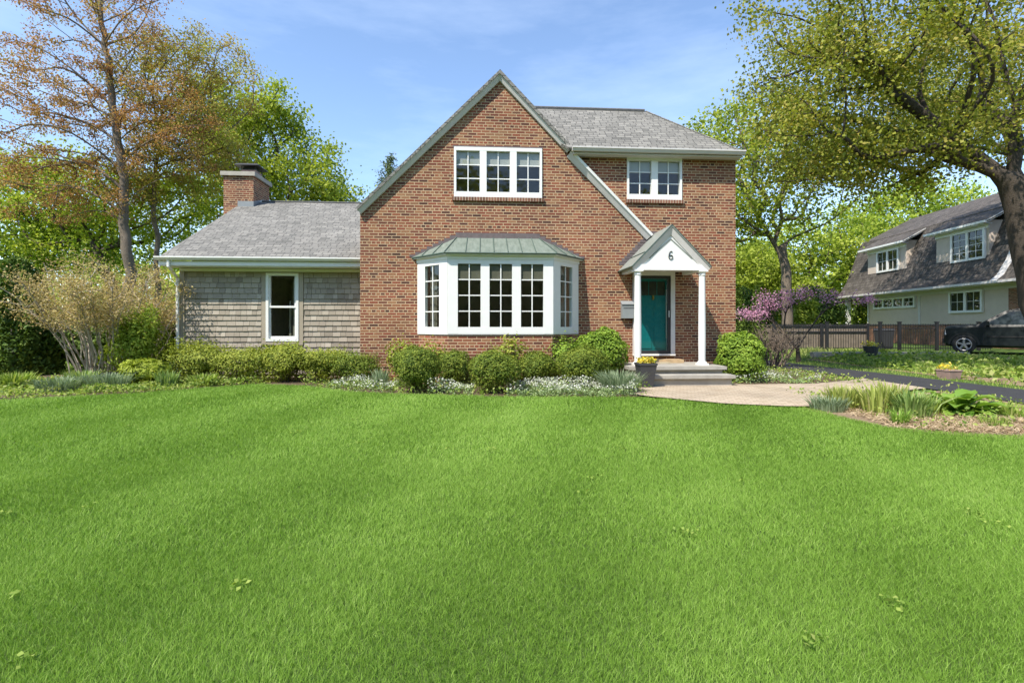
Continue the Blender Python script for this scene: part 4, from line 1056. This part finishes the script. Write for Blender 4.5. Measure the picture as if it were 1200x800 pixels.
tree('broadleaf_tree', 'full yellow-green tree rising behind the chimney', (-14.5, 30), [(0, 0, 3), (.2, 0, 6.5)], .35,
     [(-.6, 0, 11.0, 3.6, 3, 3.6, 2.6), (2.6, 0, 9.4, 2.8, 3, 2.8, 1.8), (-2.4, 0, 13.2, 2.4, 2.2, 2.6, 1.2), (.6, 0, 13.6, 1.7, 1.8, 1.8, .7), (4.2, 0, 8.0, 1.6, 2, 1.8, .8), (-3.6, 0, 8.4, 2.4, 2, 2.4, .8)],
     420, 38, .21, 'green', seed=205, spread=.52)
tree('broadleaf_tree', 'leaning dark-trunked yellow-green tree behind the bronze maple', (-19.2, 26), [(-.9, 0, 2.5), (-2.0, 0, 5.5)], .30,
     [(-2.6, 0, 8.0, 3.8, 3, 2.4, 2), (-5.5, 0, 7.0, 2.8, 2.6, 2.6, 1.2), (1.6, 0, 7.6, 2.8, 2.6, 2.2, 1.2), (-1, 0, 5.0, 4.0, 2.6, 1.3, .9)],
     300, 34, .19, 'lime', seed=206, spread=.5)
tree('broadleaf_tree', 'yellow-green tree filling the gap at the far left edge', (-26.5, 27.5), [(0, 0, 2), (.2, 0, 4.5)], .28,
     [(0, 0, 7.5, 3.4, 3, 3.6, 2), (2.6, 0, 5.6, 2.6, 2.4, 2.2, 1)], 200, 36, .21, 'lime', seed=207, spread=.55)
tree('broadleaf_tree', 'soft yellow-green tree beside the far end of the shingle-roofed neighbour house', (23.0, 41), [(0, 0, 1.8), (.1, 0, 3.2)], .3,
     [(0, 0, 6.2, 4.6, 3, 3.8, 3), (4.6, 0, 7.6, 3.6, 3, 3.2, 1.6), (-3.6, 0, 4.6, 2.6, 2.4, 2.2, 1)], 260, 40, .27, 'lime', seed=208, spread=.7)
tree('broadleaf_tree', 'small green tree seen under the bright maple, beside the house corner', (16.6, 36), [(0, 0, 1.6), (0, 0, 2.8)], .2,
     [(0, 0, 4.6, 2.6, 2.2, 2.6, 2), (2.6, 0, 3.8, 2.0, 2, 1.8, 1)], 160, 40, .23, 'green', seed=209, spread=.5)
tree('broadleaf_tree', 'pale distant tree showing above the neighbour roof ridge', (38, 47), [(0, 0, 4), (.1, 0, 7)], .4,
     [(-2, 0, 11.0, 5.5, 3, 4.0, 3), (5, 0, 10, 4, 3, 4, 1)], 220, 34, .32, 'lime', seed=210, spread=.8)
def poplar():
    t = thing('poplar_tree', 'narrow grey-green conifer peeking over the left gable slope', 'tree', (-10.4, 43, 0))
    r = np.random.default_rng(77); m = MB(); m.tube([(0, 0, -.2), (0, 0, 15.4)], [.28, .02], 7); P = []
    for k in range(90):
        z = r.uniform(5, 15.2); a = r.uniform(0, 6.28); L = 2.1 * (1 - (z - 4) / 12.5) ** .7 * r.uniform(.5, 1.1) + .25
        e = np.array([math.cos(a) * L * .75, math.sin(a) * L * .75, z + L * .9]); s = np.array([0, 0, z])
        m.tube([tuple(s), tuple(s * .4 + e * .6 - (0, 0, .1)), tuple(e)], [.04, .02, .006], 4)
        u = r.uniform(.25, 1.05, 55)[:, None]; P.append(s + (e - s) * u + r.normal(0, .16, (55, 3)))
    m.build('trunk', M['bark'], t); P = np.concatenate(P); leaf_obj('crown', P, np.full(len(P), .20), 'pine', t, .4, .2)
poplar()
tree('redbud_tree', 'pink-flowering redbud between the bright maple and the metal fence', (10.2, 18.2), [(-.05, 0, .5), (0, 0, .9)], .075,
     [(-1.6, 0, 1.75, .6, .7, .25, 1.6), (-.8, 0, 2.2, .7, .7, .4, 2), (.5, 0, 2.5, .8, .7, .25, .9), (1.5, 0, 2.3, .7, .6, .2, .7), (2.4, 0, 2.25, .6, .6, .15, .6)],
     130, 10, .075, 'pink', seed=212, spread=.15, rt=.005, aspect=.7, inner=.5, extra=[(.5, [(-.6, 0, 1.2), (-1.0, 0, 1.6)]), (.5, [(.4, .1, 1.3), (.9, .1, 1.9)])])
BG = 'dark green shrubs behind the redbud'
for i, (x, y, rx, h, mt, lb) in enumerate([(12.2, 27.5, 1.5, 3.0, 'conifer', 'dark green shrub below the bright maple trunk'), (15.2, 28, 1.7, 3.0, 'green', 'mid-green shrub behind the redbud, left of the white porch post'), (18.4, 30.5, 1.7, 3.4, 'conifer', 'dark shrub beside the white porch post'), (27.6, 40.5, 2.6, 3.9, 'conifer', 'dark shrub behind the far end of the neighbour house, under its eave'), (9.9, 23.8, .9, 2.1, 'conifer', 'dark shrub seen right of the house corner under the far gable')]):
    shrub('garden_shrub', lb, (x, y), rx, 1.1, h, 5000, .2, mt, BG, seed=230 + i, amp=.16)
def far_wood():
    P = []; tn = []
    for k in range(135):
        x = rng.uniform(-85, 95); y = rng.uniform(52, 80)
        if -20 < x < 16: h = rng.uniform(3, 5)
        else: h = rng.uniform(7, 12)
        if k >= 75: x = rng.uniform(-60, 60); y = rng.uniform(-48, -36); h = rng.uniform(13, 22)
        n = 4200 if k >= 75 else 420; d = unit(rng.normal(size=(n, 3))); c = np.array([x, y, h * .5])
        P.append(c + d * np.array([h * .55, h * .5, h * .5]) * (1 - .4 * rng.random(n) ** 2)[:, None] * lump_dir(d, k, .15, 4.)[:, None]); tn.append(np.full(n, rng.normal(.5, .2)) + rng.normal(0, .16, n))
    P = np.concatenate(P); P[:, 2] = np.maximum(P[:, 2], .1)
    o = leaf_obj('far_trees', P, np.where(P[:, 1] < 0, .60, .75), 'green', None, .8, .4, np.concatenate(tn)); tag(o, 'distant band of green trees closing the view behind the gardens', 'trees', kind='stuff')
far_wood()

# ------------------------------------------------------------------ neighbour house (local: p into the house, q away along the wall)
M['grey_siding'] = plain('grey_stucco', (.58, .485, .405), .85, noise=.06, scale=3)
M['shake'] = brick_mat('dark_shake', [(.06, .052, .046), (.115, .10, .088), (.085, .074, .066), (.145, .128, .112)], (.03, .026, .024), bw=.22, rh=.22, ms=.012, squash=.8, sqf=2, bump=.9, big=.2, msm=.5)
q0, q1, qe = -5.0, 11.3, 14.0
NH = thing('neighbour_house', 'grey neighbour house with dark gambrel roof and two white dormers', 'house', (21.6 + .083 * 24, 24, .2), -math.atan(.083))
zo = -.2
PRF = [(-.75, 3.45), (-.40, 3.75), (.0, 4.45), (1.09, 7.38), (4.55, 9.15)]
mir = 2 * 4.55
m = MB()
m.box(0, mir, q0, q1, 1.40 + zo, 3.6 + zo); m.build('wall', M['grey_siding'], NH)
m = MB(); m.box(.04, mir - .04, q0, q1 - .02, -.3, 1.398 + zo); m.box(-.012, .6, q0 - .01, .35, 1.40 + zo, 3.35 + zo); m.build('brick_base', M['brick_dark'], NH)
m = MB(); pr_all = PRF + [(mir - p, z) for p, z in PRF[::-1][1:]]
for i in range(len(pr_all) - 1):
    (a, za), (b, zb_) = pr_all[i], pr_all[i + 1]
    slab([(a, q0 - .4, za + zo), (b, q0 - .4, zb_ + zo), (b, qe, zb_ + zo), (a, qe, za + zo)], .12, m)
nro = m.build('roof', M['shake'], NH)
m = MB()
ga = [(p, z) for p, z in pr_all]
m.poly([(p, z + zo - .14) for p, z in ga], [], lambda a, z: (a, qe - .35, z)); m.build('gable_end', M['grey_siding'], NH)
m = MB(); m.box(-.86, -.74, q0 - .4, qe, 3.34 + zo, 3.46 + zo); m.box(-.74, -.004, q0, qe - .1, 3.30 + zo, 3.33 + zo); m.box(-.03, -.004, q0, q1, 3.1 + zo, 3.298 + zo); m.build('gutter', M['trim'], NH)
m = MB(); m.box(-.025, .0, 6.25, 6.4, 1.4 + zo, 3.1 + zo); m.build('corner_board', M['trim'], NH)
m = MB(); m.tube([(-.06, 11.2, 3.2 + zo), (-.06, 11.2, 1.5 + zo), (-.25, 11.3, 1.2 + zo)], .04, 6); m.build('downspout', M['white'], NH)
m = MB(); m.box(-.5, -.25, 12.9, 13.15, -.2, 3.3 + zo); m.build('porch_post', M['white'], NH)
NP = lambda p0: (lambda a, d, z: (p0 - d, -a, z))      # wall facing -p: a runs towards the viewer
def nwin(parent, p0, qa, qb, z0, z1, cas, rows, cols=2):
    return window(parent, NP(p0), -qb, -qa, z0 + zo, z1 + zo, cas=cas, cols=cols, rows=rows, fw=.12, mw=.16, bw=.12, tw=.1, dep=.05, rec=-.06, blind_or_dark_sheet=1.0, bm='painted_dark_room')
M_int = MB()
nwin(NH, 0, 6.6, 10.6, 2.42, 3.1, 4, 2); nwin(NH, 0, 1.75, 3.95, 2.0, 3.15, 2, 2, 2)
back = MB()
def dormer(qa, qb, wa, wb, z0, z1, rows):
    d = MB(); d.box(.16, 1.1, qa, qb, 4.55 + zo, 6.62 + zo); do_ = d.build('dormer', M['grey_siding'], NH)
    r_ = MB(); slab([(-.25, qa - .35, 6.55 + zo), (1.35, qa - .35, 7.46 + zo), (1.35, qb + .35, 7.46 + zo), (-.25, qb + .35, 6.55 + zo)], .1, r_); r_.build('roof', M['shake'], do_)
    g_ = MB(); g_.box(-.33, -.24, qa - .35, qb + .35, 6.44 + zo, 6.55 + zo); g_.box(-.24, .155, qa - .2, qb + .2, 6.40 + zo, 6.43 + zo); g_.box(.10, .155, qa - .02, qb + .02, 6.22 + zo, 6.398 + zo)
    g_.hexa([(-.25, qa - .33, 6.42 + zo), (-.2, qa - .33, 6.42 + zo), (1.2, qa - .33, 7.22 + zo), (1.15, qa - .33, 7.22 + zo), (-.25, qa - .36, 6.55 + zo), (-.2, qa - .36, 6.57 + zo), (1.2, qa - .36, 7.36 + zo), (1.15, qa - .36, 7.35 + zo)])
    g_.build('fascia', M['white'], do_)
    window(do_, NP(.16), -wb, -wa, z0 + zo, z1 + zo, cas=2, cols=2, rows=rows, fw=.13, mw=.16, bw=.12, tw=.1, dep=.05, rec=-.06, blind_or_dark_sheet=1.0, bm='painted_dark_room')
dormer(7.7, 11.6, 8.3, 10.5, 4.85, 6.25, 2); dormer(1.65, 5.2, 1.8, 4.05, 4.72, 6.3, 4)
m = MB()
bp_ = [(-.80, 3.42), (-.42, 3.75), (.0, 4.5), (.5, 5.85)]
for i in range(3):
    (a, za), (b, zb_) = bp_[i], bp_[i + 1]
    m.hexa([(a, .1, za + zo), (a + .2, .1, za - .16 + zo), (a + .2, .5, za - .16 + zo), (a, .5, za + zo), (b, .1, zb_ + zo), (b + .2, .1, zb_ - .13 + zo), (b + .2, .5, zb_ - .13 + zo), (b, .5, zb_ + zo)])
m.build('bargeboard', M['trim'], NH)

# distant house with a beige hip roof
DH = thing('distant_house', 'small distant house with a beige roof beyond the house corner', 'house', (22.2, 46, 0), R(-8))
m = MB(); m.box(-3.5, 1.1, 0, 5, -.2, 3.3); m.build('wall', M['trim'], DH)
m = MB(); slab([(-3.9, -.4, 3.2), (1.5, -.4, 3.2), (0, 2.5, 5.2), (-3.9, 2.5, 5.6)], .1, m); slab([(1.5, -.4, 3.2), (1.5, 5.4, 3.2), (0, 2.5, 5.2)], .1, m); slab([(1.5, 5.4, 3.2), (-3.9, 5.4, 3.2), (-3.9, 2.5, 5.6), (0, 2.5, 5.2)], .1, m)
m.build('roof', plain('beige_shingle', (.34, .28, .23), .9, noise=.12, scale=3), DH)

# ------------------------------------------------------------------ fences
fy = 22.6
MF = thing('metal_fence', 'black metal picket fence with square posts in front of the neighbour house', 'fence', (17.0, fy, .2))
m = MB()
for z in (.12, .98, 1.14): m.box(-5.4, 4.2, -.015, .015, z, z + .035)
k = -5.35
while k < 4.2: m.box(k, k + .016, -.008, .008, .05, 1.2); k += .11
m.build('picket_panel', M['dark_metal'], MF)
for x in (-5.4, -3.1, -.75, .1, 1.75, 3.6):
    p = MB(); p.box(x - .055, x + .055, -.055, .055, -.05, 1.27); po_ = p.build('post', M['dark_metal'], MF)
    p = MB(); p.box(x - .07, x + .07, -.07, .07, 1.27, 1.30); p.build('cap', M['dark_metal'], po_)
M['fence_wood'] = plain('weathered_board', (.21, .17, .13), .9, noise=.25, scale=4)
WF = thing('board_fence', 'weathered brown board fence with dark rails behind the bare twiggy shrub', 'fence', (9.8, 23.6, .15))
m = MB(); k = 0
while k < 6.6:
    m.box(k, k + .135, -.012, .012, -.1, 1.18 + .02 * math.sin(k * 7)); k += .15
m.build('boards', M['fence_wood'], WF)
m = MB()
for z in (.85, 1.12): m.box(-.02, 6.65, -.055, -.014, z, z + .06)
m.build('rail', M['dark_metal'], WF)
for x in (0, 2.2, 4.4, 6.55):
    p = MB(); p.box(x - .05, x + .05, -.12, -.057, -.1, 1.28); p.build('post', M['dark_metal'], WF)
bn = thing('garbage_bin', 'black bin standing behind the metal gate', 'bin', (17.0, fy + .8, .2))
m = MB(); m.hexa([(-.22, -.22, 0), (.22, -.22, 0), (.22, .22, 0), (-.22, .22, 0), (-.28, -.28, .9), (.28, -.28, .9), (.28, .28, .9), (-.28, .28, .9)]); m.build('body', M['charcoal'], bn)
m = MB(); m.hexa([(-.3, -.3, .9), (.3, -.3, .9), (.3, .3, .9), (-.3, .3, .9), (-.26, -.26, .99), (.26, -.26, .99), (.26, .26, .99), (-.26, .26, .99)]); m.build('lid', M['charcoal'], bn)
m = MB()
for s in (-.2, .2): m.tube([(s - .025, .24, .1), (s + .025, .24, .1)], .1, 12)
m.build('wheel', M['dark_metal'], bn)
kb = MB(); kb.box(11.2, 17.0, 19.0, 19.25, .02, .33); o = kb.build('garden_wall', M['stone']); tag(o, 'low stone edging between the driveway verge and the metal fence', 'wall')

# ------------------------------------------------------------------ parked suv
CAR = thing('parked_car', 'black four-door off-road wagon parked beside the neighbour house, nose to the left', 'car', (19.35, 19.68, .22), R(-43))
M['car_paint'] = plain('black_green_paint', (.010, .014, .015), .38, noise=.02, coat=0, spec=.3)
M['car_glass'] = plain('car_glass', (.03, .042, .047), .05, noise=.0)
M['tyre'] = plain('tyre', (.02, .02, .02), .9)
M['alloy'] = plain('alloy', (.34, .34, .35), .4, metal=.6)
M['lamp'] = plain('headlamp', (.5, .5, .48), .15)
# sections along x: (x, half width low, z low, half width belt, z belt, half width top, z top)
Lc = [(-2.06, .70, .42, .76, .84, .72, .95), (-2.00, .84, .34, .88, .96, .80, 1.04), (-1.85, .90, .30, .92, 1.0, .84, 1.07), (-1.4, .92, .28, .93, 1.02, .90, 1.10), (-1.1, .93, .28, .93, 1.04, .90, 1.12),
      (.9, .93, .28, .93, 1.06, .90, 1.13), (1.9, .92, .30, .93, 1.06, .90, 1.13), (2.25, .88, .38, .90, 1.05, .84, 1.14), (2.32, .82, .45, .86, .98, .80, 1.08)]
def loft(secs, mb, closed=True):
    vs = []; n = 0
    for s in secs:
        x, a, za, b, zb2, c, zc = s
        ring = [(x, -a * .9, za - .02), (x, -a, za + .06), (x, -b, zb2 - .22), (x, -b, zb2), (x, -c, zc), (x, -c * .5, zc + .03), (x, c * .5, zc + .03), (x, c, zc), (x, b, zb2), (x, b, zb2 - .22), (x, a, za + .06), (x, a * .9, za - .02)]
        n = len(ring); vs += ring
    fs = []
    for i in range(len(secs) - 1):
        for k in range(n): fs.append((i * n + (k + 1) % n, i * n + k, (i + 1) * n + k, (i + 1) * n + (k + 1) % n))
    fs += [tuple(range(n)), tuple(range(len(vs) - 1, len(vs) - n - 1, -1))]
    mb.add(vs, fs)
m = MB(); loft(Lc, m); body = m.build('body', M['car_paint'], CAR)
cab = MB()
prof = [(-1.08, 1.12, .84), (-.28, 1.66, .66), (.05, 1.74, .64), (1.5, 1.75, .64), (2.0, 1.68, .66), (2.28, 1.12, .82)]
vs = []
for x, z, hw in prof: vs += [(x, -hw, z), (x, hw, z)]
bot = [(-1.08, 1.12), (-.28, 1.12), (.05, 1.12), (1.5, 1.12), (2.0, 1.12), (2.28, 1.12)]
b0 = len(vs)
for x, z in bot: vs += [(x, -.895, z), (x, .895, z)]
fs = [(2 * i, 2 * i + 1, 2 * i + 3, 2 * i + 2) for i in range(5)] + [(b0 + 2 * i, 2 * i, 2 * i + 2, b0 + 2 * i + 2) for i in range(5)] + [(2 * i + 1, b0 + 2 * i + 1, b0 + 2 * i + 3, 2 * i + 3) for i in range(5)]
cab.add(vs, fs); cab.build('cabin', M['car_paint'], CAR)
wg = MB()
def side_pane(pts, y=-1):
    for sgn in (-1, 1):
        P = []
        for x, z in pts: 
            tt = (z - 1.12) / .60; P.append((x, sgn * (.900 - .235 * tt + .006), z))
        wg.add(P, [tuple(range(len(P))) if sgn < 0 else tuple(range(len(P)))[::-1]])
side_pane([(-.90, 1.13), (.28, 1.13), (.28, 1.66), (-.16, 1.62)]); side_pane([(.38, 1.13), (1.22, 1.13), (1.22, 1.66), (.38, 1.66)]); side_pane([(1.32, 1.13), (2.10, 1.13), (1.90, 1.62), (1.32, 1.66)])
wg.add([(-1.04, -.76, 1.155), (-1.04, .76, 1.155), (-.32, .61, 1.64), (-.32, -.61, 1.64)], [(3, 2, 1, 0)])
wgo = wg.build('window', M['car_glass'], CAR)
for wi in wgo.data.polygons: pass
m = MB()
for sgn in (-1, 1): m.tube([(.15, sgn * .60, 1.79), (1.8, sgn * .60, 1.79)], .02, 6)
m.build('roof_rail', M['alloy'], CAR)
for sx in (-1.46, 1.42):
    for sgn in (-1, 1):
        w_ = MB(); prof_ = [(.2, -.10), (.33, -.11), (.365, -.08), (.365, .08), (.33, .11), (.2, .10)]
        n = 26; vs = []; fs = []
        for r_, yy in prof_:
            for k in range(n): t_ = 2 * math.pi * k / n; vs.append((sx + r_ * math.cos(t_), sgn * .85 + yy, .365 + r_ * math.sin(t_)))
        for i in range(len(prof_)):
            for k in range(n): a = i * n + k; b = i * n + (k + 1) % n; j = (i + 1) % len(prof_); fs.append((a, b, j * n + (k + 1) % n, j * n + k))
        w_.add(vs, fs); wo_ = w_.build('wheel', M['tyre'], CAR)
        r_ = MB(); yo = sgn * .95
        for k in range(5):
            t_ = 2 * math.pi * k / 5 + .3; d_ = (math.cos(t_), math.sin(t_)); e_ = (-d_[1], d_[0])
            q = [(sx + d_[0] * a + e_[0] * b, .365 + d_[1] * a + e_[1] * b) for a, b in ((.03, -.03), (.215, -.038), (.215, .038), (.03, .03))]
            r_.prism([(x, yo, z) for x, z in q], (0, -sgn * .03, 0))
        r_.tube([(sx + .225 * math.cos(q), yo, .365 + .225 * math.sin(q)) for q in np.linspace(0, 2 * math.pi, 25)], .016, 5, cap=False)
        r_.tube([(sx, yo + sgn * .005, .365), (sx, yo - sgn * .04, .365)], .06, 12)
        r_.build('rim', M['alloy'], wo_)
        a_ = MB(); vs = []; fs = []
        for k in range(15):
            t_ = math.pi * k / 14; 
            for rr_, y_ in ((.40, .935), (.47, .945), (.47, .86)): vs.append((sx + rr_ * math.cos(t_), sgn * y_, .365 + rr_ * math.sin(t_)))
        for k in range(14):
            for j in range(2): a = k * 3 + j; fs.append((a, a + 1, a + 4, a + 3))
        a_.add(vs, fs); a_.build('wheel_arch', M['dark_metal'], CAR)
for sgn in (-1, 1):
    m = MB(); m.hexa([(-2.03, sgn * .80 - .08, .74), (-1.80, sgn * .86 - .04, .78), (-1.80, sgn * .86 + .04, .78), (-2.03, sgn * .80 + .05, .74), (-2.03, sgn * .78 - .06, .93), (-1.80, sgn * .86 - .03, .93), (-1.80, sgn * .86 + .045, .93), (-2.03, sgn * .80 + .045, .93)]); m.build('headlight', M['lamp'], CAR)
    m = MB(); m.hexa([(-.84, sgn * .98 - .09, 1.10), (-.72, sgn * .98 - .09, 1.10), (-.72, sgn * .98 + .09, 1.10), (-.84, sgn * .98 + .09, 1.10), (-.82, sgn * .98 - .09, 1.26), (-.74, sgn * .98 - .09, 1.26), (-.74, sgn * .98 + .09, 1.26), (-.82, sgn * .98 + .09, 1.26)]); m.build('mirror', M['car_paint'], CAR)
    m = MB()
    for x in (-.9, .33, 1.28): m.box(x, x + .012, sgn * .932 - .004, sgn * .932 + .004, .40, 1.05)
    m.box(-.8, 1.0, sgn * .936 - .012, sgn * .936 + .012, .66, .70); m.build('door_trim', M['tyre'], CAR)
    m = MB()
    for x in (.12, 1.06): m.box(x, x + .17, sgn * .94 - .015, sgn * .94 + .015, .93, .96)
    m.build('handle', M['car_paint'], CAR)
m = MB(); m.box(-2.12, -2.0, -.68, .68, .40, .58); m.build('bumper', M['dark_metal'], CAR)

# ------------------------------------------------------------------ light, sky, camera
SUN = Vector((-.93, -1.066, 1.95)).normalized()
el = math.asin(SUN.z); az = math.atan2(SUN.x, SUN.y)
sl = bpy.data.lights.new('sun', 'SUN'); sl.energy = 3.7; sl.angle = R(.53); sl.color = (1, .93, .82)
so_ = bpy.data.objects.new('sun', sl); C.objects.link(so_); so_.rotation_euler = (-SUN).to_track_quat('-Z', 'Y').to_euler(); so_.location = SUN * 40
wd = bpy.data.worlds.new('World'); S.world = wd; wd.use_nodes = True
nt = wd.node_tree; bg = nt.nodes['Background']
sky = nt.nodes.new('ShaderNodeTexSky'); sky.sky_type = 'NISHITA'; sky.sun_disc = False; sky.sun_elevation = el; sky.sun_rotation = az % (2 * math.pi)
sky.air_density = 1.0; sky.dust_density = .4; sky.ozone_density = 2.2; sky.altitude = 200
tc = nt.nodes.new('ShaderNodeTexCoord'); mp = nt.nodes.new('ShaderNodeMapping'); mp.inputs['Scale'].default_value = (1.6, 1.6, 7.); mp.inputs['Rotation'].default_value = (0, .25, 0)
no = nt.nodes.new('ShaderNodeTexNoise'); no.inputs['Scale'].default_value = 1.7; no.inputs['Detail'].default_value = 8; no.inputs['Roughness'].default_value = .6
rp = ramp(nt, [(.42, (0, 0, 0)), (.8, (.13, .13, .13))])
mx = nt.nodes.new('ShaderNodeMix'); mx.data_type = 'RGBA'; mx.inputs[7].default_value = (7.0, 7.8, 9.0, 1)
nt.links.new(tc.outputs['Generated'], mp.inputs['Vector']); nt.links.new(mp.outputs[0], no.inputs['Vector']); nt.links.new(no.outputs['Fac'], rp.inputs[0])
nt.links.new(rp.outputs[0], mx.inputs[0]); nt.links.new(sky.outputs[0], mx.inputs[6]); nt.links.new(mx.outputs[2], bg.inputs[0]); bg.inputs[1].default_value = .15

cam = bpy.data.cameras.new('camera'); co = bpy.data.objects.new('camera', cam); C.objects.link(co)
co.location = (0, 0, 1.3); co.rotation_euler = (R(90), 0, 0)
cam.sensor_width = 36; cam.lens = 18.0; cam.shift_y = -.015; cam.clip_end = 4000; cam.clip_start = .05
S.camera = co
vs_ = S.view_settings; vs_.view_transform = 'Standard'; vs_.look = 'None'; vs_.exposure = .97; vs_.gamma = 1; vs_.use_curve_mapping = False
S.render.engine = 'CYCLES'
S.cycles.use_denoising = True; S.cycles.max_bounces = 8; S.cycles.transparent_max_bounces = 12; S.cycles.diffuse_bounces = 4; S.cycles.glossy_bounces = 3
S.cycles.sample_clamp_indirect = 8; S.cycles.caustics_reflective = False; S.cycles.caustics_refractive = False
S.cycles.use_fast_gi = False
